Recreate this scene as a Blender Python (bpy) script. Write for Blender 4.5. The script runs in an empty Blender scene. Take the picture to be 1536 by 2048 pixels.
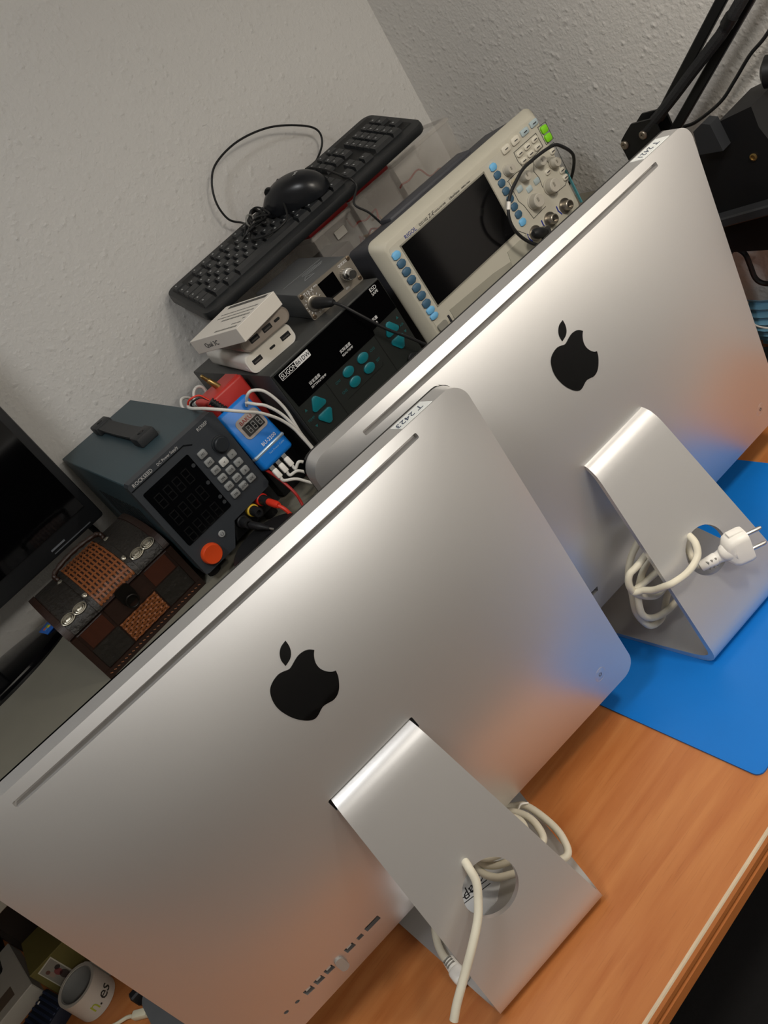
import bpy, bmesh, math, random
from mathutils import Vector, Matrix
random.seed(7)
S = bpy.context.scene
COL = S.collection
PI = math.pi

# ------------------------------------------------------------------ camera
def set_camera():
    cd = bpy.data.cameras.new('camera')
    co = bpy.data.objects.new('camera', cd)
    COL.objects.link(co)
    f = Vector((.3073, .8217, -.4800)).normalized()
    r = Vector((.6550, -.5485, -.5197)); r = (r - f * r.dot(f)).normalized()
    u = r.cross(f)
    co.matrix_world = Matrix(((r.x, u.x, -f.x, -.0657), (r.y, u.y, -f.y, -.5481), (r.z, u.z, -f.z, .7216), (0, 0, 0, 1)))
    cd.sensor_fit = 'VERTICAL'
    cd.sensor_height = 24.0
    cd.lens = 24.0 * 1682.1 / 2048.0
    cd.clip_start = .01
    S.camera = co
set_camera()

# ------------------------------------------------------------------ light
w = bpy.data.worlds.new('room_air'); S.world = w; w.use_nodes = True
w.node_tree.nodes['Background'].inputs[0].default_value = (1, .95, .88, 1)
w.node_tree.nodes['Background'].inputs[1].default_value = .02
def area(name, loc, target, size, power, col):
    ld = bpy.data.lights.new(name, 'AREA'); ld.shape = 'DISK'; ld.size = size; ld.energy = power; ld.color = col
    lo = bpy.data.objects.new(name, ld); COL.objects.link(lo); lo.location = loc
    lo.rotation_euler = (Vector(target) - Vector(loc)).to_track_quat('-Z', 'Y').to_euler()
area('ceiling_light', (-.40, -.30, 1.60), (-.38, -.2, 0), .34, 10.3, (.985, .995, 1))
area('added_wall_fill', (.54, -.46, .96), (.88, -.46, .34), .16, 9.5, (1, .91, .79))  # added fill out of view, brightens the side wall mirrored in the computer backs
area('room_light', (.35, -2.00, 1.66), (.35, -2.05, 0), .45, 24, (1, .96, .895))
S.view_settings.view_transform = 'Standard'
S.view_settings.look = 'None'
S.view_settings.gamma = 1.0
S.view_settings.use_curve_mapping = False
S.view_settings.exposure = -0.5
if hasattr(S, 'cycles'): S.cycles.transparent_max_bounces = 24

# ------------------------------------------------------------------ materials
def lin(c):
    return c / 12.92 if c <= .04045 else ((c + .055) / 1.055) ** 2.4
def hexc(h):
    return tuple(lin(int(h[i:i + 2], 16) / 255) for i in (0, 2, 4)) + (1,)
MATS = {}
def mat(name, col, rough=.5, metal=0, var=.06, nscale=60, bump=0, bscale=200, spec=.5, trans=0, alpha=1, stretch=None, coat=0, ior=1.45):
    if name in MATS: return MATS[name]
    m = bpy.data.materials.new(name); m.use_nodes = True
    nt = m.node_tree; N = nt.nodes; L = nt.links
    b = N['Principled BSDF']
    c = hexc(col) if isinstance(col, str) else tuple(col) + (1,)
    b.inputs['Roughness'].default_value = rough
    b.inputs['Metallic'].default_value = metal
    b.inputs['Specular IOR Level'].default_value = spec
    b.inputs['Transmission Weight'].default_value = trans
    b.inputs['Alpha'].default_value = alpha
    b.inputs['Coat Weight'].default_value = coat
    b.inputs['IOR'].default_value = ior
    tc = N.new('ShaderNodeTexCoord'); mp = N.new('ShaderNodeMapping')
    L.new(tc.outputs['Object'], mp.inputs['Vector'])
    if stretch: mp.inputs['Scale'].default_value = stretch
    nz = N.new('ShaderNodeTexNoise'); nz.inputs['Scale'].default_value = nscale; nz.inputs['Detail'].default_value = 3
    L.new(mp.outputs['Vector'], nz.inputs['Vector'])
    mx = N.new('ShaderNodeMix'); mx.data_type = 'RGBA'
    L.new(nz.outputs['Fac'], mx.inputs['Factor'])
    mx.inputs[6].default_value = tuple(max(0, x * (1 - var)) for x in c[:3]) + (1,)
    mx.inputs[7].default_value = tuple(min(1, x * (1 + var)) for x in c[:3]) + (1,)
    L.new(mx.outputs[2], b.inputs['Base Color'])
    if bump:
        n2 = N.new('ShaderNodeTexNoise'); n2.inputs['Scale'].default_value = bscale; n2.inputs['Detail'].default_value = 4
        L.new(mp.outputs['Vector'], n2.inputs['Vector'])
        bp = N.new('ShaderNodeBump'); bp.inputs['Strength'].default_value = bump; bp.inputs['Distance'].default_value = .002
        L.new(n2.outputs['Fac'], bp.inputs['Height']); L.new(bp.outputs['Normal'], b.inputs['Normal'])
    MATS[name] = m
    return m

def wall_mat():
    m = bpy.data.materials.new('stippled_wall_paint'); m.use_nodes = True
    nt = m.node_tree; N = nt.nodes; L = nt.links; b = N['Principled BSDF']
    b.inputs['Roughness'].default_value = .62
    tc = N.new('ShaderNodeTexCoord')
    v = N.new('ShaderNodeTexNoise'); v.inputs['Scale'].default_value = 78; v.inputs['Detail'].default_value = 3; v.inputs['Roughness'].default_value = .55
    v2 = N.new('ShaderNodeTexNoise'); v2.inputs['Scale'].default_value = 230; v2.inputs['Detail'].default_value = 2
    vo = N.new('ShaderNodeTexVoronoi'); vo.inputs['Scale'].default_value = 105; vo.feature = 'SMOOTH_F1'
    for q in (v, v2, vo): L.new(tc.outputs['Object'], q.inputs['Vector'])
    rp = N.new('ShaderNodeValToRGB'); rp.color_ramp.elements[0].position = .40; rp.color_ramp.elements[1].position = .64
    L.new(v.outputs['Fac'], rp.inputs['Fac'])
    rv = N.new('ShaderNodeMapRange'); rv.inputs[1].default_value = .0; rv.inputs[2].default_value = .45; rv.inputs[3].default_value = 1; rv.inputs[4].default_value = 0
    L.new(vo.outputs['Distance'], rv.inputs[0])
    a = N.new('ShaderNodeMath'); a.operation = 'MULTIPLY'; L.new(rp.outputs['Color'], a.inputs[0]); L.new(rv.outputs[0], a.inputs[1])
    a2 = N.new('ShaderNodeMath'); a2.operation = 'MULTIPLY_ADD'; L.new(v2.outputs['Fac'], a2.inputs[0]); a2.inputs[1].default_value = .55; L.new(a.outputs[0], a2.inputs[2])
    bp = N.new('ShaderNodeBump'); bp.inputs['Strength'].default_value = .55; bp.inputs['Distance'].default_value = .0022
    L.new(a2.outputs[0], bp.inputs['Height']); L.new(bp.outputs['Normal'], b.inputs['Normal'])
    lo = N.new('ShaderNodeTexNoise'); lo.inputs['Scale'].default_value = 3; L.new(tc.outputs['Object'], lo.inputs['Vector'])
    mx = N.new('ShaderNodeMix'); mx.data_type = 'RGBA'; L.new(lo.outputs['Fac'], mx.inputs['Factor'])
    mx.inputs[6].default_value = hexc('d1cfcb'); mx.inputs[7].default_value = hexc('d9d7d3')
    L.new(mx.outputs[2], b.inputs['Base Color'])
    return m

def wood_mat():
    m = bpy.data.materials.new('orange_beech_laminate'); m.use_nodes = True
    nt = m.node_tree; N = nt.nodes; L = nt.links; b = N['Principled BSDF']
    b.inputs['Roughness'].default_value = .42
    tc = N.new('ShaderNodeTexCoord'); mp = N.new('ShaderNodeMapping'); mp.inputs['Scale'].default_value = (1.6, 16, 16)
    L.new(tc.outputs['Object'], mp.inputs['Vector'])
    n1 = N.new('ShaderNodeTexNoise'); n1.inputs['Scale'].default_value = 3.2; n1.inputs['Detail'].default_value = 5; n1.inputs['Distortion'].default_value = .6
    L.new(mp.outputs['Vector'], n1.inputs['Vector'])
    mp2 = N.new('ShaderNodeMapping'); mp2.inputs['Scale'].default_value = (5, 120, 120); L.new(tc.outputs['Object'], mp2.inputs['Vector'])
    n2 = N.new('ShaderNodeTexNoise'); n2.inputs['Scale'].default_value = 6; n2.inputs['Detail'].default_value = 3; L.new(mp2.outputs['Vector'], n2.inputs['Vector'])
    rp = N.new('ShaderNodeValToRGB'); e = rp.color_ramp.elements
    e[0].position = .3; e[0].color = hexc('a9622f'); e[1].position = .72; e[1].color = hexc('bf7d46')
    L.new(n1.outputs['Fac'], rp.inputs['Fac'])
    r2 = N.new('ShaderNodeValToRGB'); r2.color_ramp.elements[0].position = .26; r2.color_ramp.elements[0].color = (.72, .66, .6, 1); r2.color_ramp.elements[1].position = .42
    L.new(n2.outputs['Fac'], r2.inputs['Fac'])
    mx = N.new('ShaderNodeMix'); mx.data_type = 'RGBA'; mx.blend_type = 'MULTIPLY'; mx.inputs['Factor'].default_value = .55
    L.new(rp.outputs['Color'], mx.inputs[6]); L.new(r2.outputs['Color'], mx.inputs[7]); L.new(mx.outputs[2], b.inputs['Base Color'])
    return m

def woven_mat():
    return mat('cane_strip', '7a4520', .45, var=.25, nscale=90, bump=.3, bscale=400)

ALU = mat('anodised_aluminium', (.71, .705, .70), .41, .82, .012, 900, bump=.02, bscale=5000)
ALU_IN = mat('aluminium_inside', (.45, .43, .41), .5, .8, .03, 300)
BLACKGLOSS = mat('glossy_black_emblem', '040405', .06, 0, .02, 30, spec=.4)
BLACK = mat('matt_black_plastic', '17181a', .5, 0, .1, 80, bump=.05, bscale=600)
DEEP = mat('deep_black', '0a0a0b', .6, 0, .1, 60)
GLASSBLK = mat('black_glass', '050506', .08, 0, .02, 30)
WHITE = mat('white_plastic', 'e9e6df', .38, 0, .02, 60)
CREAM = mat('cream_cable_rubber', 'd6d0bd', .48, 0, .07, 90)
WALL = wall_mat()
WOOD = wood_mat()
STEEL = mat('polished_steel', 'd5d5d3', .22, 1, .02, 100)
BRASS = mat('dull_brass', 'a58a56', .35, .9, .05, 100)
GREY_TXT = mat('pale_grey_print', 'c2c2c0', .6, 0, .02, 50)
WHITE_TXT = mat('white_print', 'e6e6e6', .6, 0, .02, 50)
DARK_TXT = mat('dark_print', '26262a', .6, 0, .02, 50)

# ------------------------------------------------------------------ mesh helpers
def bmn(): return bmesh.new()
def finish(name, bm, m, parent=None, smooth=35, M=None, kind=None):
    if M is not None: bm.transform(M)
    bmesh.ops.recalc_face_normals(bm, faces=bm.faces[:])
    me = bpy.data.meshes.new(name); bm.to_mesh(me); bm.free()
    for mm in (m if isinstance(m, (list, tuple)) else [m]): me.materials.append(mm)
    if smooth:
        for p in me.polygons: p.use_smooth = True
        me.set_sharp_from_angle(angle=math.radians(smooth))
    o = bpy.data.objects.new(name, me); COL.objects.link(o)
    if parent is not None: o.parent = parent
    if kind: o['kind'] = kind
    return o
def tag(o, label, cat, group=None):
    o['label'] = label; o['category'] = cat
    if group: o['group'] = group
    return o
def thing(name, label, cat, loc=(0, 0, 0), yaw=0, tilt=0, group=None):
    o = bpy.data.objects.new(name, None); COL.objects.link(o); o.empty_display_size = .02
    o.location = loc
    o.rotation_mode = 'XYZ'
    o.rotation_euler = (-tilt, 0, yaw)
    return tag(o, label, cat, group)
def dup(o, parent, loc=None, rot=None, scale=None):
    c = o.copy(); COL.objects.link(c); c.parent = parent
    if loc is not None: c.location = loc
    if rot is not None: c.rotation_euler = rot
    if scale is not None: c.scale = scale
    return c
def box(bm, c, s, bevel=0, seg=2, R=None):
    r = bmesh.ops.create_cube(bm, size=1)
    vs = r['verts']
    bmesh.ops.scale(bm, vec=s, verts=vs)
    if bevel:
        es = list({e for v in vs for e in v.link_edges})
        rr = bmesh.ops.bevel(bm, geom=es, offset=bevel, segments=seg, affect='EDGES', profile=.5)
        vs = list({v for f in rr['faces'] for v in f.verts} | {v for v in vs if v.is_valid})
    if R is not None: bmesh.ops.rotate(bm, cent=(0, 0, 0), matrix=R, verts=vs)
    bmesh.ops.translate(bm, vec=c, verts=vs)
    return vs
def frame_of(d):
    d = Vector(d).normalized()
    a = Vector((0, 0, 1)) if abs(d.z) < .9 else Vector((1, 0, 0))
    x = d.cross(a).normalized(); y = d.cross(x).normalized()
    return x, y
def ring(bm, c, x, y, r, n): return [bm.verts.new(Vector(c) + x * (r * math.cos(2 * PI * i / n)) + y * (r * math.sin(2 * PI * i / n))) for i in range(n)]
def bridge(bm, a, b):
    n = len(a)
    for i in range(n): bm.faces.new((a[i], a[(i + 1) % n], b[(i + 1) % n], b[i]))
def revolve(bm, p, d, prof, n=24):
    """prof: (distance along d, radius)"""
    p = Vector(p); d = Vector(d).normalized(); x, y = frame_of(d)
    prev = None; first = None
    for t, r in prof:
        rg = ring(bm, p + d * t, x, y, max(r, 1e-5), n)
        if prev: bridge(bm, prev, rg)
        else: first = rg
        prev = rg
    bm.faces.new(first[::-1]); bm.faces.new(prev)
def cyl(bm, p0, p1, r0, r1=None, n=20):
    p0 = Vector(p0); p1 = Vector(p1)
    revolve(bm, p0, p1 - p0, [(0, r0), ((p1 - p0).length, r0 if r1 is None else r1)], n)
def catmull(pts, sub):
    P = [Vector(p) for p in pts]; out = []
    P = [P[0] * 2 - P[1]] + P + [P[-1] * 2 - P[-2]]
    for i in range(1, len(P) - 2):
        a, b, c, d = P[i - 1:i + 3]
        for k in range(sub):
            t = k / sub
            out.append(.5 * ((2 * b) + (c - a) * t + (2 * a - 5 * b + 4 * c - d) * t * t + (3 * b - a - 3 * c + d) * t ** 3))
    out.append(P[-2]); return out
def tube(bm, pts, r, n=10, sub=6):
    P = catmull(pts, sub) if sub else [Vector(p) for p in pts]
    prev = None; x = None
    for i, p in enumerate(P):
        d = (P[min(i + 1, len(P) - 1)] - P[max(i - 1, 0)]).normalized()
        if x is None: x, y = frame_of(d)
        else:
            x = (x - d * x.dot(d)).normalized(); y = d.cross(x)
        rr = r(i / (len(P) - 1)) if callable(r) else r
        rg = ring(bm, p, x, y, rr, n)
        if prev: bridge(bm, prev, rg)
        else: bm.faces.new(rg[::-1])
        prev = rg
    bm.faces.new(prev)
def prism(bm, poly, y0, y1):
    """poly in (x,z); extruded from y0 (front) to y1"""
    a = [bm.verts.new((p[0], y0, p[1])) for p in poly]; b = [bm.verts.new((p[0], y1, p[1])) for p in poly]
    bm.faces.new(a); bm.faces.new(b[::-1]); bridge(bm, a, b)
def prismz(bm, poly, z0, z1):
    a = [bm.verts.new((p[0], p[1], z0)) for p in poly]; b = [bm.verts.new((p[0], p[1], z1)) for p in poly]
    bm.faces.new(a[::-1]); bm.faces.new(b); bridge(bm, a, b)
def rrect(cx, cz, w, h, r, n=5):
    out = []
    r = min(r, w / 2 - 1e-5, h / 2 - 1e-5)
    for (sx, sz, a0) in ((1, 1, 0), (-1, 1, 90), (-1, -1, 180), (1, -1, 270)):
        for k in range(n + 1):
            a = math.radians(a0 + 90 * k / n)
            out.append((cx + sx * (w / 2 - r) + r * math.cos(a), cz + sz * (h / 2 - r) + r * math.sin(a)))
    return out
def ngon(cx, cz, r, n, a0=0, sx=1, sz=1): return [(cx + sx * r * math.cos(a0 + 2 * PI * i / n), cz + sz * r * math.sin(a0 + 2 * PI * i / n)) for i in range(n)]
def text(name, s, size, loc, m, parent, rot=(PI / 2, 0, 0), align='LEFT', ext=.00012, sx=1, shear=0, M=None):
    cu = bpy.data.curves.new(name, 'FONT'); cu.body = s; cu.size = size; cu.extrude = ext; cu.align_x = align; cu.shear = shear
    cu.resolution_u = 2
    to = bpy.data.objects.new(name, cu); COL.objects.link(to)
    dg = bpy.context.evaluated_depsgraph_get(); dg.update()
    me = bpy.data.meshes.new_from_object(to.evaluated_get(dg))
    bpy.data.objects.remove(to); me.materials.clear(); me.materials.append(m); me.name = name
    o = bpy.data.objects.new(name, me); COL.objects.link(o)
    if parent is not None: o.parent = parent
    if M is not None: o.matrix_local = M
    else: o.location = loc; o.rotation_euler = rot; o.scale = (sx, 1, 1)
    return o
def boolean(o, cutter_bm):
    me = bpy.data.meshes.new('cut'); bmesh.ops.recalc_face_normals(cutter_bm, faces=cutter_bm.faces[:]); cutter_bm.to_mesh(me); cutter_bm.free()
    c = bpy.data.objects.new('cut', me); COL.objects.link(c)
    bpy.context.view_layer.update()
    c.matrix_world = o.matrix_world.copy()
    md = o.modifiers.new('b', 'BOOLEAN'); md.operation = 'DIFFERENCE'; md.object = c; md.solver = 'EXACT'
    bpy.context.view_layer.update()
    dg = bpy.context.evaluated_depsgraph_get()
    nm = bpy.data.meshes.new_from_object(o.evaluated_get(dg))
    o.modifiers.clear(); old = o.data; o.data = nm; nm.name = old.name
    bpy.data.objects.remove(c)
    for p in nm.polygons: p.use_smooth = True
    nm.set_sharp_from_angle(angle=math.radians(28))
    return o
def struct(o, label=None):
    o['kind'] = 'structure'
    if label: o['label'] = label
    return o

# ------------------------------------------------------------------ the room
WX, WY, SH = .882, .682, .285          # side wall x, back wall y, shelf height
def slab(name, lo, hi, m, label=None):
    bm = bmn(); box(bm, [(a + b) / 2 for a, b in zip(lo, hi)], [b - a for a, b in zip(lo, hi)])
    return struct(finish(name, bm, m, None, 0), label)
FLOORM = mat('pale_tile_floor', '6e645a', .5, 0, .15, 8)
CEILM = mat('white_ceiling_paint', 'ddd9d2', .8, 0, .03, 10)
slab('wall_back', (-2.3, WY, -.75), (WX + .1, WY + .1, 1.75), WALL, 'white stippled wall behind the shelf')
slab('wall_right', (WX, -2.6, -.75), (WX + .1, WY, 1.75), WALL, 'white stippled side wall beside the oscilloscope')
slab('wall_left', (-2.4, -2.6, -.75), (-2.3, WY + .1, 1.75), WALL)
slab('wall_front', (-2.4, -2.7, -.75), (WX + .1, -2.6, 1.75), WALL)
slab('floor', (-2.4, -2.7, -.85), (WX + .1, WY + .1, -.75), FLOORM)
slab('ceiling', (-2.4, -2.7, 1.75), (WX + .1, WY + .1, 1.85), CEILM)

# ------------------------------------------------------------------ desk and shelf
def desk():
    t = thing('desk', 'orange wooden desk with a grooved front edge under both computers', 'desk', (0, 0, 0))
    x0, x1, yb = -1.25, WX - .003, WY - .003
    bm = bmn(); box(bm, ((x0 + x1) / 2, (-.171 + yb) / 2, -.0125), (x1 - x0, yb + .171, .025), .0008, 1)
    finish('worktop', bm, WOOD, t, 30)
    lip = mat('worn_pale_edge', 'c9b79c', .5, var=.25, nscale=40, stretch=(1, 6, 6))
    band = mat('edge_band_wood', 'b06a36', .45, var=.12, nscale=12, stretch=(1, 10, 10))
    grv = mat('edge_groove', '4a3a2c', .6, var=.1)
    def strip(n, prof, m):
        bm = bmn()
        a = [bm.verts.new((x0, y, z)) for y, z in prof]; b = [bm.verts.new((x1, y, z)) for y, z in prof]
        bm.faces.new(a); bm.faces.new(b[::-1]); bridge(bm, a, b)
        o = finish(n, bm, m, t, 30); return o
    strip('edge_lip', [(-.1705, -.0003), (-.1728, -.0004), (-.1736, -.0016), (-.1705, -.0016)], lip)
    strip('edge_band', [(-.1705, -.0016), (-.1738, -.0017), (-.1755, -.0045), (-.1755, -.0095), (-.1705, -.0095)], band)
    strip('edge_groove', [(-.1705, -.0096), (-.1722, -.0096), (-.1722, -.0128), (-.1705, -.0128)], grv)
    strip('edge_band', [(-.1705, -.0129), (-.1768, -.0129), (-.1768, -.0235), (-.1745, -.025), (-.1705, -.025)], band)
    lm = mat('desk_leg_metal', '1c1d20', .5)
    for x in (x0 + .06, x1 - .05):
        for y in (-.10, yb - .06):
            bm = bmn(); box(bm, (x, y, -.3875), (.04, .04, .725), .003); finish('leg', bm, lm, t)
    bm = bmn(); box(bm, ((x0 + x1) / 2, yb - .02, -.25), (x1 - x0 - .2, .018, .45)); finish('modesty_panel', bm, lm, t)
desk()
def shelf():
    t = thing('raised_shelf', 'grey raised shelf board along the wall carrying the instruments', 'shelf', (0, 0, 0))
    m = mat('grey_laminate', '7d7a6e', .5, var=.05, nscale=25)
    x0, x1 = -1.2, WX - .003
    bm = bmn(); box(bm, ((x0 + x1) / 2, (.24 + WY - .003) / 2, SH - .011), (x1 - x0, WY - .003 - .24, .022), .001, 1)
    finish('board', bm, m, t, 30)
    for x in (x0 + .012, x1 - .014):
        bm = bmn(); box(bm, (x, .47, (SH - .022) / 2), (.022, .40, SH - .0225), .001, 1); finish('side_panel', bm, m, t, 30)
shelf()

# ------------------------------------------------------------------ blue mat
def mat_blue():
    bm = bmn()
    poly = rrect((.229 + .622) / 2, (-.1425 + .18) / 2, .393, .3225, .008, 4)
    prismz(bm, poly, .0002, .0022)
    o = finish('work_mat', bm, mat('blue_silicone', '006fc6', .5, var=.05, nscale=20, bump=.05, bscale=900), None, 30)
    tag(o, 'bright blue silicone work mat lying on the orange desk', 'mat')
mat_blue()

# ------------------------------------------------------------------ computers
BW, BH, BRT, BB, HV, HZ = .528, .3823, .0214, .0383, .1959, .246
def gq(t): return max(0, 1 - abs(t) ** 3)
def bulge(X, v): return BRT + BB * gq(2 * X / BW) * gq(2 * v / BH - 1)
WH = bulge(0, HV)
LEAF = [(0.0141, 0.328), (0.0133, 0.323), (0.0109, 0.3184), (0.0069, 0.3153), (0.001, 0.3138), (0.0014, 0.3192), (0.0042, 0.3240), (0.0086, 0.3270)]
APPLE = [(0.0255, 0.3072), (0.0225, 0.3105), (0.0186, 0.3123), (0.0135, 0.3128), (0.0088, 0.3118), (0.0041, 0.3103), (0.0011, 0.31), (-0.0025, 0.3115), (-0.007, 0.3128), (-0.0122, 0.3123), (-0.0173, 0.3104), (-0.0208, 0.3075), (-0.0234, 0.3029), (-0.025, 0.2972), (-0.0252, 0.2915), (-0.0242, 0.2855), (-0.0224, 0.2796), (-0.0199, 0.2743), (-0.0168, 0.2696), (-0.0134, 0.2661), (-0.0099, 0.2644), (-0.006, 0.2649), (-0.0018, 0.2666), (0.0016, 0.2672), (0.0057, 0.2662), (0.0103, 0.2648), (0.015, 0.2656), (0.0191, 0.2683), (0.0226, 0.2725), (0.0255, 0.2772), (0.0271, 0.282), (0.0248, 0.2832), (0.0225, 0.2855), (0.0204, 0.2889), (0.0191, 0.293), (0.0192, 0.2973), (0.0205, 0.3011), (0.0228, 0.3046)]
PORTS = [(-.205, .0395, 'a'), (-.1919, .0402, 'a'), (-.1779, .041, 'u'), (-.1653, .042, 'u'), (-.1528, .043, 'u'), (-.1417, .043, 'p'), (-.1269, .0455, 'f'), (-.114, .0465, 'm'), (-.0982, .0475, 'e')]
PSZ = {'u': (.0092, .0092), 'f': (.0100, .0090), 'm': (.0062, .0064), 'e': (.0165, .0082)}
def stand_profile():
    """(y, z) outer line from inside the hinge to the front of the foot"""
    P = [(.012, .2478), (.004, .2470), (-.003, .2452), (-.0085, .2415), (-.0130, .2355), (-.0165, .2275), (-.0200, .2165)]
    y0, z0 = P[-1]
    e = (-.0772, .0262)
    for k in range(1, 13):
        t = k / 12; P.append((y0 + (e[0] - y0) * t, z0 + (e[1] - z0) * t))
    for k in range(1, 9):
        q = k / 8; P.append(((1 - q) ** 2 * e[0] + 2 * q * (1 - q) * -.0880 + q * q * -.0540, (1 - q) ** 2 * e[1]))
    for k in range(1, 8): P.append((-.0540 + .1540 * k / 7, 0))
    return P
def computer(name, label, loc, yaw, tilt, slot_label, sticker):
    t = thing(name, label, 'computer', loc, yaw)
    c, s = math.cos(tilt), math.sin(tilt)
    # body coords (X, v, w) -> local
    org = Vector((0, 0, HZ)) - Vector((0, s, c)) * HV - Vector((0, -c, s)) * WH
    MB_ = Matrix(((1, 0, 0, org.x), (0, s, -c, org.y), (0, c, s, org.z), (0, 0, 0, 1)))
    bpy.context.view_layer.update()
    # shell
    bm = bmn(); out = rrect(0, BH / 2, BW, BH, .019, 10)
    # subdivide straight runs
    pts = []
    for i, p in enumerate(out):
        q = out[(i + 1) % len(out)]; d = math.hypot(q[0] - p[0], q[1] - p[1]); k = max(1, int(d / .012))
        for j in range(k): pts.append((p[0] + (q[0] - p[0]) * j / k, p[1] + (q[1] - p[1]) * j / k))
    rings = []
    def addring(sc, w=None):
        rg = []
        for X, v in pts:
            X2 = X * sc; v2 = BH / 2 + (v - BH / 2) * sc
            rg.append(bm.verts.new((X2, v2, bulge(X2, v2) if w is None else w)))
        rings.append(rg)
    r0 = []
    addring(1, .0022); addring(1, BRT)
    for k in range(1, 27):
        q = k / 27; addring(1 - q ** 1.35)
    for a, b in zip(rings, rings[1:]): bridge(bm, a, b)
    cv = bm.verts.new((0, BH / 2, bulge(0, BH / 2)))
    L_ = rings[-1]
    for i in range(len(L_)): bm.faces.new((L_[i], L_[(i + 1) % len(L_)], cv))
    bm.faces.new(rings[0][::-1])
    sh = finish('rear_shell', bm, ALU, t, 28, MB_)
    # openings
    cb = bmn()
    box(cb, (0, BH - .0111, .056), (.4104, .0050, .08), .0012, 2)
    box(cb, (0, HV - .0052, WH + .03 - .011), (.0968, .0138, .06), .001, 1)
    for X, v, k in PORTS:
        wz = bulge(X, v)
        if k == 'a': cyl(cb, (X, v, wz - .006), (X, v, wz + .01), .0024, n=14)
        elif k in PSZ: box(cb, (X, v, wz + .002), (PSZ[k][0], PSZ[k][1], .018))
    cb.transform(MB_)
    boolean(sh, cb)
    # glass and display side
    bm = bmn(); prismz(bm, rrect(0, BH / 2 + .036, BW - .0008, BH - .073, .016, 6), -.0016, .0021); finish('display_glass', bm, GLASSBLK, t, 30, MB_)['label'] = 'black glass display front'
    bm = bmn(); prismz(bm, rrect(0, .0355, BW - .0008, .0705, .016, 6), -.0014, .0021); finish('chin_panel', bm, ALU, t, 30, MB_)
    bm = bmn(); box(bm, (0, BH - .0111, .0175), (.41, .0046, .0016)); finish('vent_slot', bm, ALU_IN, t, 0, MB_)
    bm = bmn(); box(bm, (0, HV - .0052, WH - .0060), (.0960, .0130, .009)); finish('hinge_slot', bm, DEEP, t, 0, MB_)
    pm = mat('port_socket', '2a2826', .4); pw = mat('port_tongue', 'c9c6c0', .4)
    for X, v, k in PORTS:
        wz = bulge(X, v); bm = bmn()
        if k == 'p':
            bm.free(); bm = bmn(); prismz(bm, rrect(X, v - .004, .0088, .0172, .0043, 6), wz - .006, wz + .003)
            o = finish('plugged_dongle', bm, mat('grey_dongle', 'a9a6a0', .4, .3), t, 30, MB_); o['label'] = 'small grey oval dongle plugged into the back'
            continue
        if k == 'a':
            cyl(bm, (X, v, wz - .0058), (X, v, wz - .0036), .0023, n=14)
        else:
            box(bm, (X, v, wz - .006), (PSZ[k][0] * .98, PSZ[k][1] * .98, .0012))
        o = finish('port', bm, pm, t, 30, MB_)
        if k in 'uf':
            bm = bmn(); box(bm, (X, v + .0006, wz - .0036), (PSZ[k][0] * .55, PSZ[k][1] * .3, .0036)); finish('tongue', bm, pw, o, 0, MB_)
    # emblem
    def emblem(nm, poly):
        bm = bmn(); f = bm.faces.new([bm.verts.new((a, b, 0)) for a, b in poly])
        bmesh.ops.triangulate(bm, faces=[f])
        bmesh.ops.subdivide_edges(bm, edges=bm.edges[:], cuts=3, use_grid_fill=True)
        for vv in bm.verts: vv.co.z = bulge(vv.co.x, vv.co.y) + .0005
        ex = bmesh.ops.extrude_face_region(bm, geom=bm.faces[:])
        for vv in ex['geom']:
            if isinstance(vv, bmesh.types.BMVert): vv.co.z -= .0008
        return finish(nm, bm, BLACKGLOSS, t, 40, MB_)
    def dense(poly, n=3):
        P = catmull([Vector((a, b, 0)) for a, b in poly], n); return [(p.x, p.y) for p in P]
    ap = dense(APPLE[:31]) + dense(APPLE[30:] + APPLE[:1])[1:-1]
    emblem('emblem', ap)['label'] = 'glossy black bitten apple emblem'
    emblem('emblem_leaf', dense(LEAF[:5]) + dense(LEAF[4:] + LEAF[:1])[1:-1])
    # power button
    X, v = .2225, .0368; wz = bulge(X, v)
    sl = Matrix.Translation((X, v, wz)) @ (Vector((0, 0, 1)).rotation_difference(Vector((-(bulge(X + .002, v) - bulge(X - .002, v)) / .004, -(bulge(X, v + .002) - bulge(X, v - .002)) / .004, 1))).to_matrix().to_4x4())
    bm = bmn(); revolve(bm, (0, 0, -.001), (0, 0, 1), [(0, .0080), (.0009, .0080), (.0011, .0077), (.0009, .0073), (.0010, .0070)], 32)
    o = finish('power_button', bm, ALU, t, 25, MB_ @ sl)
    bm = bmn()
    tube(bm, [(.0019 * math.sin(a), .0019 * math.cos(a), .0002) for a in [math.radians(40 + 280 * k / 12) for k in range(13)]], .00022, 6, 0)
    cyl(bm, (0, .0006, .0002), (0, .0024, .0002), .00022, n=6)
    finish('power_symbol', bm, DARK_TXT, o, 0, MB_ @ sl)
    # sticker on the top rim
    xa, xb, txt = sticker
    bm = bmn()
    a = [(xa, .0045), (xa + .0035, .0195), (xb, .0195), (xb - .0035, .0045)]
    lo = [bm.verts.new((p[0], BH + .0000, p[1])) for p in a]; hi = [bm.verts.new((p[0], BH + .0003, p[1])) for p in a]
    bm.faces.new(lo); bm.faces.new(hi[::-1]); bridge(bm, lo, hi)
    o = finish('name_tape', bm, mat('white_paper_tape', 'd9dcda', .7, var=.03), t, 0, MB_); o['label'] = 'white paper tape with a handwritten number'
    Mt = MB_ @ Matrix.Translation(((xa + xb) / 2 + .0135, BH + .0004, .0085)) @ Matrix(((-1, 0, 0, 0), (0, 0, 1, 0), (0, 1, 0, 0), (0, 0, 0, 1)))
    text('handwriting', txt, .0105, None, mat('blue_ink', '3a4356', .6), o, M=Mt, shear=.15)
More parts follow.
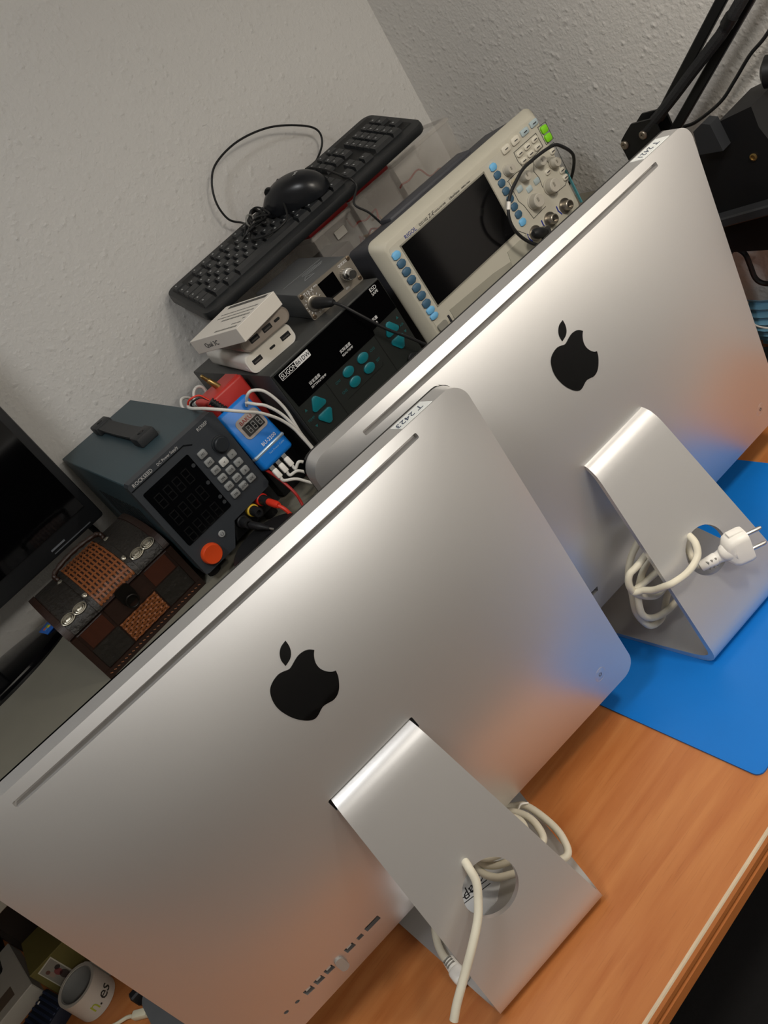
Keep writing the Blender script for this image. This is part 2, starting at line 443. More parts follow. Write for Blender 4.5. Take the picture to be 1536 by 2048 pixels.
    # stand
    P = stand_profile(); th = .0058
    lens = [0]
    for a, b in zip(P, P[1:]): lens.append(lens[-1] + math.hypot(b[0] - a[0], b[1] - a[1]))
    ibend = 23
    bm = bmn(); rows = []
    for i, (y, z) in enumerate(P):
        a = P[max(i - 1, 0)]; b = P[min(i + 1, len(P) - 1)]
        d = Vector((b[0] - a[0], b[1] - a[1])).normalized(); nrm = Vector((-d.y, d.x))   # towards inside
        if nrm.dot(Vector((.05 - y, .1 - z))) < 0: nrm = -nrm
        k = lens[i]
        if k <= lens[ibend]: hw = .0444 + (.0681 - .0444) * k / lens[ibend]
        else: hw = .0681 + .026 * (k - lens[ibend]) / .17
        tt = th + .0022 * max(0, 1 - abs(k - lens[ibend]) / .06)
        yi, zi = y + nrm.x * tt, z + nrm.y * tt
        rows.append([bm.verts.new(q) for q in ((-hw, y, z), (hw, y, z), (hw, yi, zi), (-hw, yi, zi))])
    for a, b in zip(rows, rows[1:]): bridge(bm, a, b)
    bm.faces.new(rows[0]); bm.faces.new(rows[-1][::-1])
    for vv in bm.verts: vv.co.z += .0002
    st = finish('stand', bm, ALU, t, 30)
    es = None
    cb = bmn(); n = Vector((0, -.246, .0774)).normalized()
    pc = Vector((0, -.0774, 0)) + Vector((0, .0774, .246)).normalized() * .1015
    cyl(cb, pc - n * .018, pc + n * .03, .0265, n=48)
    boolean(st, cb)
    return t
compA = computer('all_in_one_computer', 'nearer silver all-in-one computer seen from behind, standing on bare orange wood', (0, 0, 0), -.115, .0145, '', (.1950, .2340, 'T 2423'))
compB = computer('all_in_one_computer', 'farther silver all-in-one computer seen from behind, its stand on the blue mat', (.3991, .0334, .0022), -.0902, -.0457, '', (.1930, .2370, 'T 2421'))
# printed sheet on the foot of the nearer stand
def foot_sheet():
    bm = bmn(); prismz(bm, [(-.055, .004), (-.004, .004), (.030, .030), (.034, .075), (-.055, .075)], .0058, .0066)
    o = finish('printed_sticker', bm, mat('printed_paper', 'c9cbcc', .6), compA, 0); o['label'] = 'white sticker with black script printing on the foot'
    for s_, z in (('cFap', .046),): text('lettering', s_, .016, (.004, z - .006, .0067), DARK_TXT, o, (0, 0, PI + .1), ext=.0001, shear=.3)
    bm = bmn()
    for a, b in (((-.03, .036), (.004, .028)), ((-.031, .030), (.003, .0225)), ((-.010, .033), (-.011, .025)), ((.010, .050), (.030, .040)), ((.012, .044), (.028, .036))):
        a = Vector((a[0], a[1], .0067)); b = Vector((b[0], b[1], .0067)); d = (b - a); box(bm, (a + b) / 2, (d.length, .0009, .0002), R=Matrix.Rotation(math.atan2(d.y, d.x), 3, 'Z'))
    finish('printed_line', bm, DARK_TXT, o, 0)
foot_sheet()

# ------------------------------------------------------------------ power cords
def cord_far():
    t = thing('mains_cable', 'cream power cord coiled behind the farther stand, its two-pin plug through the hole', 'cable', compB.location, -.0902)
    pts = [(.012, .012, .135), (-.010, .004, .134), (-.036, -.004, .1282), (-.052, -.005, .1217), (-.0662, -.005, .1062), (-.0721, -.004, .084), (-.079, -.004, .0598), (-.073, -.003, .0308), (-.0567, -.003, .0231), (-.0429, -.003, .0334), (-.0326, -.003, .0423), (-.008, -.006, .058), (.006, -.012, .085), (-.006, -.016, .112),
           (-.0347, -.016, .1134), (-.0575, -.016, .1042), (-.0736, -.015, .0856), (-.0790, -.014, .060), (-.062, -.010, .038), (-.034, -.012, .034), (-.006, -.016, .052), (.010, -.022, .085), (-.004, -.028, .118),
           (-.034, -.028, .1305), (-.064, -.026, .1275), (-.0751, -.024, .1251), (-.0804, -.022, .1123), (-.0751, -.020, .0927), (-.056, -.018, .0701), (-.0355, -.018, .0703), (-.012, -.020, .080), (-.008, -.026, .100), (-.04, -.026, .1000), (-.072, -.018, .098), (-.0790, -.022, .1010),
           (-.0736, -.030, .1020), (-.0699, -.042, .104), (-.0652, -.056, .1107), (-.0584, -.064, .1131), (-.0388, -.066, .1102), (-.0204, -.064, .1126), (-.0108, -.058, .1203), (-.0050, -.046, .1225), (.002, -.032, .114), (.002, -.026, .094), (-.006, -.034, .083), (-.0155, -.050, .0905), (-.0164, -.058, .0935)]
    bm = bmn(); tube(bm, pts, .0038, 12, 7); finish('flex', bm, CREAM, t)
    # strain relief + plug
    a = Vector((-.0175, -.0575, .0925)); b = Vector((.0005, -.0690, .0945)); c = Vector((.0060, -.0735, .0965)); e = Vector((.0265, -.0835, .0945))
    d = (b - a).normalized()
    bm = bmn(); revolve(bm, a, d, [(0, .0048), (.001, .0055), (.016, .0068), (.018, .0062)], 20); rl = finish('strain_relief', bm, WHITE, t)
    bm = bmn()
    for k in range(3):
        for sgn in (-1, 1):
            p = a + d * (.005 + k * .0042) + Vector((0, -.0048, .0032 * sgn))
            box(bm, p, (.0014, .0036, .0044))
    finish('relief_slit', bm, mat('slit_grey', '8d8a82', .6), rl, 0)
    bm = bmn(); tube(bm, [a + d * .016, b + d * .003, c, c + (e - c) * .25], lambda q: .0060 + .0075 * q ** 1.5, 20, 5); finish('plug_neck', bm, WHITE, t)
    ax = (e - c).normalized(); up = Vector((.03, .10, 1)); up = (up - ax * up.dot(ax)).normalized(); sd = ax.cross(up)
    Mx = Matrix((ax, sd, up)).transposed().to_4x4(); Mx.translation = c
    bm = bmn()
    prof = [(-.002, .0075, .0095), (.003, .0120, .0150), (.008, .0125, .0172), (.020, .0125, .0176), (.0235, .0118, .0168)]
    prev = None
    for x, ry, rz in prof:
        rg = []
        for p in rrect(0, 0, 2 * ry, 2 * rz, .007, 5): rg.append(bm.verts.new((x, p[0], p[1])))
        if prev: bridge(bm, prev, rg)
        else: bm.faces.new(rg[::-1])
        prev = rg
    bm.faces.new(prev)
    pb = finish('plug', bm, WHITE, t, 40, Mx)
    for z in (-.0165, .0165):
        bm = bmn(); box(bm, (.014, -.0005, z * 1.07), (.015, .010, .003), .001); finish('plug_grip', bm, WHITE, pb, 30, Mx)
    bm = bmn(); box(bm, (.016, -.0123, 0), (.013, .002, .0032), .0004, 1); finish('earth_contact', bm, mat('contact_grey', '9b958c', .4, .4), pb, 0, Mx)
    for z in (-.0095, .0095):
        bm = bmn(); revolve(bm, Mx @ Vector((.022, 0, z)), ax, [(0, .0023), (.0165, .0023), (.0185, .0017), (.0192, .0008)], 16); finish('pin', bm, STEEL, t)
cord_far()
def cord_near():
    t = thing('mains_cable', 'cream power cord wound on the foot of the nearer stand and hanging through its hole', 'cable', (0, 0, 0), -.115)
    pts = [(.000, .040, .120), (.004, .046, .060), (.012, .052, .024), (.035, .066, .020), (.0600, .064, .022), (.0735, .054, .020), (.0822, .040, .022), (.0852, .012, .018), (.0822, -.013, .018), (.0720, -.0295, .017), (.050, -.020, .022), (.0230, -.0060, .028), (.0100, .0040, .030), (.004, .020, .032), (.012, .034, .034), (.040, .056, .030), (.062, .051, .028), (.0735, .031, .026), (.0735, .010, .026), (.0655, -.006, .026),
           (.045, -.002, .032), (.030, .003, .032), (.016, .013, .033), (.010, .026, .036), (.022, .040, .040), (.048, .047, .036), (.062, .036, .033), (.0655, .022, .032), (.056, .006, .034), (.0329, .008, .040), (.016, .016, .044), (.008, .024, .060), (.010, .012, .090), (.005, -.018, .116),
           (.0005, -.036, .130), (-.0020, -.0500, .1310), (-.0055, -.0590, .1225), (-.0145, -.0650, .1130), (-.0258, -.0715, .1050), (-.0428, -.078, .0970), (-.0628, -.0825, .0862), (-.0832, -.0870, .0752), (-.0944, -.0895, .0672)]
    bm = bmn(); tube(bm, pts, .0038, 12, 7); finish('flex', bm, CREAM, t)
    bm = bmn(); tube(bm, [(-.030, .040, .014), (-.050, .046, .0135), (-.0620, .0356, .013), (-.0720, .0170, .0125), (-.0752, .0005, .0125), (-.0735, -.0060, .0125)], .0038, 12, 6); finish('flex', bm, CREAM, t)
    a = Vector((-.0738, -.0045, .0125)); d = Vector((-.03, -1, 0)).normalized()
    bm = bmn(); revolve(bm, a, d, [(0, .0046), (.001, .0058), (.012, .0066), (.013, .0060)], 18); rl = finish('strain_relief', bm, WHITE, t)
    bm = bmn()
    for k in range(3):
        box(bm, a + d * (.003 + .0035 * k) + Vector((0, 0, .0055)), (.009, .0012, .003))
    finish('relief_slit', bm, mat('slit_grey', '8d8a82', .6), rl, 0)
    bm = bmn(); box(bm, a + d * .020, (.015, .016, .013), .004, 3); finish('plug', bm, WHITE, t)
    bm = bmn(); tube(bm, [(.0730, .0420, .0255), (.0788, .0405, .0300), (.0852, .0380, .0262)], .0010, 6, 5); finish('cable_tie', bm, WHITE, t)
cord_near()

# ------------------------------------------------------------------ oscilloscope
IVORY = mat('ivory_bezel', 'b9b5a6', .5, var=.03)
CHAR = mat('charcoal_housing', '45464b', .55, var=.05)
KNOBM = mat('ivory_knob', 'b5b0a4', .5, var=.03)
BTN_W = mat('ivory_button', 'cfcabb', .5)
BTN_DB = mat('slate_blue_button', '3c5f78', .45)
BTN_LB = mat('sky_blue_button', '6fb3e0', .45)
BTN_PB = mat('pale_blue_button', 'a9b9bd', .45)
BTN_G = mat('lime_button', '7fd01f', .4)
INK = mat('dark_blue_ink', '1d2f86', .6)
LINE = mat('panel_line', '3b3c38', .6)
def put(t, nm, poly, y0, y1, m, smooth=30):
    bm = bmn(); prism(bm, poly, y0, y1); return finish(nm, bm, m, t, smooth)
def button(t, nm, poly, h, m, inset=.0006):
    bm = bmn(); n = len(poly); cx = sum(p[0] for p in poly) / n; cz = sum(p[1] for p in poly) / n
    a = [bm.verts.new((p[0], .0005, p[1])) for p in poly]
    b = [bm.verts.new((p[0], -h + inset, p[1])) for p in poly]
    k = lambda p, c: c + (p - c) * .86
    d = [bm.verts.new((k(p[0], cx), -h, k(p[1], cz))) for p in poly]
    bm.faces.new(a); bridge(bm, a, b); bridge(bm, b, d); bm.faces.new(d[::-1])
    return finish(nm, bm, m, t, 50)
def line_strip(bm, pts, y, wd):
    for a, b in zip(pts, pts[1:]):
        dx, dz = b[0] - a[0], b[1] - a[1]; L_ = math.hypot(dx, dz)
        box(bm, ((a[0] + b[0]) / 2, y, (a[1] + b[1]) / 2), (L_ + wd * .8, .0003, wd), R=Matrix.Rotation(-math.atan2(dz, dx), 3, 'Y'))
def oscilloscope():
    t = thing('oscilloscope', 'ivory bench oscilloscope with dark screen and rows of blue buttons', 'oscilloscope', (.6148, .3347, .3087), -.0484, .0394)
    W, H, D = .313, .161, .122
    # bezel with chamfered sides (rings from back lip to front plate)
    def rings(spec, nm, m, cap0=True):
        bm = bmn(); prev = None
        for y, w_, h_, cz, r in spec:
            rg = [bm.verts.new((p[0], y, p[1])) for p in rrect(0, cz, w_, h_, r, 5)]
            if prev: bridge(bm, prev, rg)
            elif cap0: bm.faces.new(rg)
            prev = rg
        bm.faces.new(prev[::-1]); return finish(nm, bm, m, t, 30)
    rings([(.018, W - .006, H - .006, H / 2, .010), (.012, W, H, H / 2, .011), (.009, W - .001, H - .001, H / 2, .011), (-.004, W - .020, H - .018, H / 2, .010), (-.005, W - .024, H - .022, H / 2, .009)], 'front_bezel', IVORY)
    rings([(D, W - .034, H - .040, H / 2 - .004, .010), (D - .03, W - .022, H - .022, H / 2, .010), (.0185, W - .010, H - .010, H / 2, .010)], 'housing', CHAR)
    # carry handle folded on top
    bm = bmn(); box(bm, (0, .075, H - .008), (.16, .030, .008), .003, 2); finish('carry_handle', bm, CHAR, t)
    for x in (-.12, .12):
        bm = bmn(); box(bm, (x, .03, -.011), (.02, .014, .024), .003, 2); finish('foot', bm, CHAR, t)
        bm = bmn(); box(bm, (x, .105, -.006), (.02, .014, .018), .003, 2); finish('foot', bm, CHAR, t)
    put(t, 'front_plate', rrect(0, .0835, .283, .121, .006, 4), -.0055, -.004, mat('ivory_panel', 'bcb8aa', .5, var=.02))
    y = -.0056
    sc = put(t, 'screen', [(-.1234, .0486), (.0321, .0486), (.0321, .1362), (-.1234, .1362)], -.0062, -.004, mat('screen_glass', '0b0b0c', .13, spec=.5), 0)
    bm = bmn()
    for a, b in (((-.1246, .0474), (.0333, .0474)), ((.0333, .0474), (.0333, .1374)), ((.0333, .1374), (-.1246, .1374)), ((-.1246, .1374), (-.1246, .0474))): line_strip(bm, [a, b], -.0058, .0018)
    finish('screen_frame', bm, mat('screen_frame_grey', '8f8c80', .5), sc, 0)
    ty = -.0058
    text('lettering', 'RIGOL', .0072, (-.1135, ty, .1390), INK, t)
    text('lettering', 'DS1102', .0048, (-.0868, ty, .1395), DARK_TXT, t)
    text('lettering', 'Z-E', .0066, (-.0700, ty, .1392), DARK_TXT, t, shear=.3)
    text('lettering', 'OSCILLOSCOPE', .0030, (-.0590, ty, .1398), DARK_TXT, t)
    text('lettering', 'UltraVision', .0042, (-.0310, ty, .1395), DARK_TXT, t, shear=.25)
    text('lettering', '100MHz 1GSa/s', .0026, (-.0080, ty, .1400), DARK_TXT, t)
    M0 = Vector((0, -.0052, 0))
    def B(nm, poly, h, m):
        o = button(t, nm, poly, h, m); o.location = M0; return o
    def oct_(cx, cz, w_, h_): return [(cx - w_ / 2, cz - h_ * .28), (cx - w_ * .25, cz - h_ / 2), (cx + w_ * .25, cz - h_ / 2), (cx + w_ / 2, cz - h_ * .2), (cx + w_ / 2, cz + h_ * .2), (cx + w_ * .25, cz + h_ / 2), (cx - w_ * .25, cz + h_ / 2), (cx - w_ / 2, cz + h_ * .28)]
    for k in range(7): B('soft_key', oct_(-.1362, .1322 - .0119 * k, .0125, .0098), .0028, BTN_LB if k == 0 else BTN_DB)
    B('soft_key', oct_(-.1364, .0505, .0125, .0088), .0028, BTN_LB); B('soft_key', oct_(-.1364, .0415, .0125, .0080), .0028, BTN_LB)
    for k in range(8): B('soft_key', oct_(.0492, .1345 - .0116 * k, .0112, .0094), .0028, BTN_LB if k in (0, 7) else BTN_DB)
    for x, z in ((.0792, .1412), (.0984, .1415)): B('button', rrect(x, z, .0150, .0095, .0030, 3), .0032, BTN_W)
    for x, z in ((.1180, .1418), (.1370, .1424)): B('button', rrect(x, z, .0142, .0080, .0020, 3), .0026, BTN_PB)
    for z in (.1272, .1153): B('button', rrect(.1478, z, .0110, .0100, .003, 3), .0034, BTN_G)
    for x, z in ((.0957, .1245), (.1110, .1248), (.1266, .1254), (.0960, .1138), (.1108, .1146), (.1252, .1152)): B('button', rrect(x, z, .0118, .0070, .0030, 3), .0028, BTN_W)
    for x, z in ((.1440, .0975), (.1222, .0809), (.1440, .0690), (.1440, .0585)): B('button', rrect(x, z, .0095, .0075, .0028, 3), .0026, BTN_W)
    for x, z in ((.0836, .0803), (.0998, .0815), (.0700, .0892)): B('button', rrect(x, z, .0100, .0078, .002, 3), .0018, BTN_PB)
    B('button', rrect(.0678, .1015, .0100, .0075, .002, 3), .0014, mat('khaki_button', 'a89f86', .5))
    # legends on keys
    bm = bmn()
    for x, z in ((.0792, .1412), (.0984, .1415), (.1180, .1418), (.1370, .1424), (.0957, .1245), (.1110, .1248), (.1266, .1254), (.0960, .1138), (.1108, .1146), (.1252, .1152), (.1440, .0975), (.1222, .0809), (.1440, .0690), (.1440, .0585)):
        box(bm, (x, -.0086, z), (.0058, .0002, .0011))
    finish('key_legend', bm, DARK_TXT, t, 0)
    # printed outlines
    bm = bmn()
    for P_ in ([(.088, .118), (.0885, .1305), (.1335, .1305), (.1345, .111), (.091, .107), (.088, .118)], [(.1405, .1345), (.1555, .1335), (.1555, .1095), (.1405, .1095), (.1405, .1345)],
               [(.058, .1075), (.0765, .1085), (.110, .104), (.103, .094), (.106, .082), (.104, .070), (.120, .051), (.139, .050), (.1525, .060), (.153, .105), (.1385, .1065)], [(.128, .100), (.131, .086), (.1365, .079)],
               [(.0600, .106), (.0595, .078), (.064, .068), (.068, .046), (.094, .047)], [(.0370, .048), (.052, .030), (.06, .0375)]):
        line_strip(bm, P_, -.0057, .0007)
    finish('panel_line', bm, LINE, t, 0)
    def knob(x, z, r, h):
        bm = bmn(); revolve(bm, (x, -.005, z), (0, -1, 0), [(0, r * 1.08), (.0025, r * 1.06), (.003, r), (h - .001, r * .92), (h, r * .82)], 28)
        o = finish('knob', bm, KNOBM, t, 35); bm = bmn(); box(bm, (x - r * .2, -.0052 - h, z + r * .25), (r * .25, .0008, r * .6)); finish('knob_mark', bm, mat('knob_mark_grey', '8d897e', .5), o, 0)
    for x, z in ((.0663, .1190), (.1155, .0995), (.1360, .0850), (.0835, .0985)): knob(x, z, .0068, .012)
    for x, z in ((.1140, .0640), (.0800, .0635)): knob(x, z, .0098, .014)
    # input connectors
    for x in (.0596, .0903, .1225):
        bm = bmn(); revolve(bm, (x, -.004, .0290), (0, -1, 0), [(0, .0105), (.003, .0102), (.0032, .0068), (.012, .0066), (.0125, .0060), (.0126, .0050), (.009, .0048), (.009, .002), (.0125, .0018)], 26)
        finish('input_connector', bm, mat('nickel', '9c968c', .3, .9), t)
        bm = bmn(); line_strip(bm, [(x - .013, .036), (x - .0135, .030), (x - .0105, .0235)], -.0058, .0018); finish('channel_mark', bm, INK, t, 0)
    # lower ledge, power button, usb socket, flap
    put(t, 'power_button', rrect(-.1335, .0245, .0155, .0085, .0025, 4), -.0085, -.004, mat('grey_button', '8f8d84', .45))
    put(t, 'usb_socket', rrect(-.1190, .0240, .0030, .0105, .0006, 2), -.0062, -.004, DARK_TXT)
    put(t, 'lower_ledge', [(-.113, .0165), (.004, .0165), (.004, .0235), (-.029, .0285), (-.113, .0330)], -.0062, -.004, mat('ledge_grey', '9a978a', .5))
    put(t, 'usb_flap', [(.002, .0165), (.044, .0165), (.046, .0375), (.006, .0370)], -.0065, -.004, mat('flap_ivory', 'a9a698', .5))
    # teal edge at the right side
    bm = bmn(); box(bm, (.1525, -.003, .040), (.0015, .004, .050)); finish('edge_trim', bm, mat('teal_trim', '4c8a93', .5), t, 0)
    return t
oscilloscope()
def probe():
    t = thing('probe_lead', 'black probe lead with a white band looping in front of the oscilloscope knobs', 'cable', (.6148, .3347, .3087), -.0484, .0394)
    pts = [(.163, .030, .030), (.164, .010, .045), (0.160, -.012, .064), (0.1530, -0.028, 0.0800), (0.1450, -0.035, 0.0911), (0.1377, -0.0350, 0.1014), (0.1293, -0.0350, 0.1095), (0.1158, -0.0350, 0.1130), (0.0915, -0.0350, 0.1151), (0.0678, -0.0350, 0.1149), (0.0502, -0.0350, 0.1096), (0.0333, -0.0350, 0.1024), (0.0217, -0.0350, 0.0932), (0.0133, -0.0350, 0.0804), (0.0113, -0.0350, 0.0645), (0.0172, -0.0350, 0.0458), (0.0289, -0.0350, 0.0289), (.040, -.034, .0220), (.048, -.030, .0255)]
    bm = bmn(); tube(bm, pts, .0022, 8, 6); finish('lead', bm, BLACK, t)
    bm = bmn(); cyl(bm, (.0238, -.035, .0956), (.0178, -.035, .0880), .0027, n=12); finish('band', bm, WHITE, t)
    bm = bmn(); revolve(bm, (.0330, -.036, .0420), (.0258, .008, -.014), [(0, .003), (.004, .0062), (.012, .0075), (.022, .0065), (.025, .0045), (.030, .0040)], 20); finish('connector_boot', bm, BLACK, t)
    bm = bmn(); revolve(bm, (.0596, -.030, .0290), (0, 1, 0), [(0, .0062), (.002, .0072), (.014, .0072), (.016, .006)], 20); finish('connector_shell', bm, STEEL, t)
probe()

# ------------------------------------------------------------------ rework station
def rework():
    t = thing('rework_station', 'black hot air rework station with teal buttons under the power banks', 'soldering station', (.3465, .3417, SH), -.0035)
    W, H, D = .188, .1515, .245
    cm = mat('charcoal_steel', '3a3b3a', .5, var=.08)
    bm = bmn(); box(bm, (0, D / 2, H / 2 + .002), (W, D, H - .004), .0015, 2); finish('case', bm, cm, t)
    fp = put(t, 'front_panel', [(-W / 2 + .001, .004), (W / 2 - .001, .004), (W / 2 - .001, H - .002), (-W / 2 + .001, H - .002)], -.0022, .001, mat('dark_front_panel', '222523', .45, var=.05))
    put(t, 'display_window', [(-.0915, .1485), (.0915, .1500), (.0925, .1080), (.0480, .1070), (.0470, .1010), (-.0880, .1010)], -.0030, -.002, mat('window_black', '060607', .12))
    teal = mat('teal_button', '0f6d78', .35)
    def rtri(cx, cz, s_, up):
        q = []
        for k, a in enumerate((90, 210, 330) if up else (270, 30, 150)):
            for da in (-16, 0, 16): q.append((cx + s_ * math.cos(math.radians(a + da)) * (1 if da == 0 else .93), cz + s_ * .85 * math.sin(math.radians(a + da)) * (1 if da == 0 else .95)))
        return q
    def B(poly):
        o = button(t, 'button', poly, .0028, teal); o.location = (0, -.0018, 0)
    for x in (-.0665, .0705):
        B(rtri(x, .0880 + (.004 if x > 0 else 0), .0118, True)); B(rtri(x, .0690 + (.004 if x > 0 else 0), .0118, False))
    for x in (-.0102, .0160):
        for z in (.0904, .0750): B(ngon(x, z, .0078, 20, 0, 1.08, .80))
    # white badge and writing
    bd = put(t, 'badge', rrect(-.0615, .1418, .0480, .0088, .0012, 2), -.0033, -.0029, WHITE_TXT)
    put(bd, 'badge_field', rrect(-.0728, .1418, .0240, .0074, .0006, 2), -.0036, -.0030, mat('window_black', '060607', .12))
    text('lettering', 'SUGON', .0078, (-.0842, -.0037, .1391), WHITE_TXT, bd, sx=.88)
    text('lettering', '861DW', .0078, (-.0602, -.0035, .1391), DARK_TXT, bd, sx=.88)
    text('lettering', 'ESD', .0068, (.0730, -.0032, .1440), WHITE_TXT, t); text('lettering', 'SAFE', .0050, (.0730, -.0032, .1390), WHITE_TXT, t)
    for x, z, a, b in ((-.0610, .1110, '设定温度', 'SETTING/TEMP'), (-.0050, .1135, '实际温度', 'REAL/TEMP'), (.0545, .1150, '风量', 'AIR')):
        text('lettering', a, .0046, (x, -.0032, z), WHITE_TXT, t); text('lettering', b, .0038, (x, -.0032, z - .0048), WHITE_TXT, t)
    tg = mat('teal_print', '1d5a5c', .5)
    for x, z, s_ in ((-.0860, .0900, '▲'), (-.0900, .0770, 'TEMP'), (-.0860, .0660, '▼'), (-.0330, .0880, 'CH1'), (-.0330, .0730, 'CH2'), (.0290, .0880, 'CH3'), (.0290, .0730, 'SET'), (.0840, .0960, '▲'), (.0830, .0850, 'AIR'), (.0840, .0750, '▼'), (-.0860, .030, 'ON/OFF')):
        text('lettering', s_, .0045, (x, -.0024, z), tg, t)
    bm = bmn(); line_strip(bm, [(-.0425, .100), (-.0420, .012)], -.0024, .0008); line_strip(bm, [(.0460, .100), (.0470, .012)], -.0024, .0008); line_strip(bm, [(-.030, .064), (.034, .0645), (.036, .068)], -.0024, .0007)
    finish('panel_line', bm, mat('panel_seam', '111312', .5), t, 0)
    bm = bmn(); tube(bm, [(.072 + .0065 * math.cos(a), -.006 - .0006 * a, .045 + .0065 * math.sin(a)) for a in [k * .5 for k in range(60)]], .0012, 6, 0); finish('hose_spring', bm, BLACK, t)
    for x in (-.07, .07):
        for y in (.03, D - .03):
            bm = bmn(); cyl(bm, (x, y, 0), (x, y, .005), .008, n=14); finish('rubber_foot', bm, DEEP, t)
rework()

# ------------------------------------------------------------------ soldering controller
def controller():
    t = thing('soldering_controller', 'small grey soldering controller with silver knob on top of the rework station', 'soldering station', (.3984, .3785, .4368), -.126)
    W, H, D = .0836, .0365, .156
    al = mat('brushed_case', '5f6264', .45, .45, .05, 60, stretch=(40, 1, 1))
    bm = bmn(); box(bm, (0, D / 2, H / 2), (W - .003, D, H - .001), .002, 2); finish('case', bm, al, t)
    fp = put(t, 'front_panel', rrect(0, H / 2, W, H, .0022, 4), -.0025, .0002, mat('champagne_panel', '8a8378', .4, .5, .04))
    put(t, 'screen', [(-.0115, .0068), (.0130, .0068), (.0130, .0325), (-.0128, .0318)], -.0028, -.002, GLASSBLK, 0)
    for x, z in ((-.0385, .0325), (.0385, .0330), (.0385, .0050), (-.0385, .0040)):
        bm = bmn(); revolve(bm, (x, -.0022, z), (0, -1, 0), [(0, .0028), (.001, .0028), (.0014, .0022), (.0014, .0013), (.0006, .0011)], 16); finish('screw', bm, mat('screw_bronze', '6d5f50', .35, .8), t)
    bm = bmn(); revolve(bm, (.0255, -.002, .0195), (0, -1, 0), [(0, .0078), (.010, .0076), (.011, .0070), (.0112, .0062), (.0112, .0058), (.020, .0054), (.0208, .0048)], 32); kb = finish('knob', bm, STEEL, t)
    bm = bmn()
    for a in range(20):
        an = 2 * PI * a / 20; cyl(bm, (.0255 + .0079 * math.cos(an), -.003, .0195 + .0079 * math.sin(an)), (.0255 + .0077 * math.cos(an), -.0115, .0195 + .0077 * math.sin(an)), .0006, n=5)
    finish('knurl', bm, STEEL, kb)
    bm = bmn(); revolve(bm, (-.0290, -.002, .0165), (0, -1, 0), [(0, .0098), (.0015, .0098), (.002, .009), (.002, .007)], 28); finish('socket_ring', bm, mat('nickel', '9c968c', .3, .9), t)
    text('lettering', 'T12-X', .0060, (-.0350, -.0028, .0300), WHITE_TXT, t, sx=.9); text('lettering', 'PRO', .0030, (-.0190, -.0028, .0318), WHITE_TXT, t)
    text('lettering', 'QUICKO', .0045, (.0215, -.0028, .0310), WHITE_TXT, t, sx=.8); text('lettering', 'DC 24V', .0026, (-.0300, -.0028, .0036), WHITE_TXT, t); text('lettering', 'ON', .0034, (.0150, -.0028, .0038), WHITE_TXT, t)
    bm = bmn()
    for k in range(11):
        a = math.radians(20 + k * 22); line_strip(bm, [(-.0290 + .0108 * math.cos(a), .0165 + .0108 * math.sin(a)), (-.0290 + .0128 * math.cos(a), .0165 + .0128 * math.sin(a))], -.0028, .0005)
    finish('dial_mark', bm, WHITE_TXT, t, 0)
    # prints on the top
    pm = mat('pale_top_print', '8f9294', .5)
    bm = bmn()
    for y, x0, x1 in ((.050, -.002, .026), (.056, -.004, .030), (.062, -.002, .022), (.070, -.030, .034)): box(bm, ((x0 + x1) / 2, y, H), (x1 - x0, .0014 if y < .07 else .0005, .0002))
    finish('top_print', bm, pm, t, 0)
    bm = bmn()
    for a, b in (((-.012, .032), (.004, .032)), ((.004, .032), (-.004, .046)), ((-.004, .046), (-.012, .032))):
        a = Vector((a[0], a[1], H)); b = Vector((b[0], b[1], H)); d = b - a; box(bm, (a + b) / 2, (d.length, .0008, .0003), R=Matrix.Rotation(math.atan2(d.y, d.x), 3, 'Z'))
    finish('warning_mark', bm, pm, t, 0)
    for x in (-.03, .03):
        for y in (.015, D - .015):
            bm = bmn(); cyl(bm, (x, y, -.0006), (x, y, .001), .004, n=12); finish('rubber_foot', bm, DEEP, t)
    h = thing('soldering_iron_lead', 'black plug and lead in the soldering controller, running down across the rework station', 'cable', (.3984, .3785, .4368), -.126)
    bm = bmn(); revolve(bm, (-.0285, -.004, .0165), (.0085, -.030, -.004), [(0, .0062), (.004, .0075), (.016, .0066), (.028, .0056), (.031, .0045), (.034, .0030)], 20); finish('plug', bm, BLACK, h)
    bm = bmn(); tube(bm, [(-.0200, -.036, .0120), (-.0150, -.043, .004), (-.004, -.052, -.020), (.012, -.054, -.050), (.034, -.053, -.082), (.052, -.052, -.112), (.060, -.050, -.135)], .0019, 8, 6); finish('lead', bm, BLACK, h)
controller()

# ------------------------------------------------------------------ power banks and box
def bank(name, label, W, T, L, loc, yaw, m, mf, ports, r):
    t = thing(name, label, 'power bank', loc, yaw)
    bm = bmn(); prev = None
    sec = rrect(0, T / 2, W, T, r, 8)
    for y, k in ((.0, .985), (.0008, 1), (L - .002, 1), (L, .97)):
        rg = [bm.verts.new((p[0] * k, y, T / 2 + (p[1] - T / 2) * k)) for p in sec]
        if prev: bridge(bm, prev, rg)
        else: bm.faces.new(rg)
        prev = rg
    bm.faces.new(prev[::-1]); finish('case', bm, m, t)
    put(t, 'end_face', [(p[0] * .93, T / 2 + (p[1] - T / 2) * .86) for p in sec], -.0004, .001, mf)
    for x, w_, h_ in ports:
        o = put(t, 'usb_port', rrect(x, T / 2, w_, h_, h_ * (.48 if w_ < .011 else .08), 4), -.0006, .0006, DEEP)
        if w_ > .011: put(o, 'port_tongue', rrect(x, T / 2 - h_ * .12, w_ * .72, h_ * .28, .0002, 1), -.0008, .0, mat('port_grey', '4a4744', .5))
    return t
zt = SH + .1515
tb = bank('power_bank', 'white power bank lying directly on the rework station', .0715, .0255, .150, (.2870, .3770, zt + .0001), -.10, mat('pearl_white_case', 'd9d6cf', .35), mat('white_face', 'd8d3c8', .4), [(-.021, .0135, .0062), (.003, .0085, .0030), (.024, .0135, .0062)], .0085)
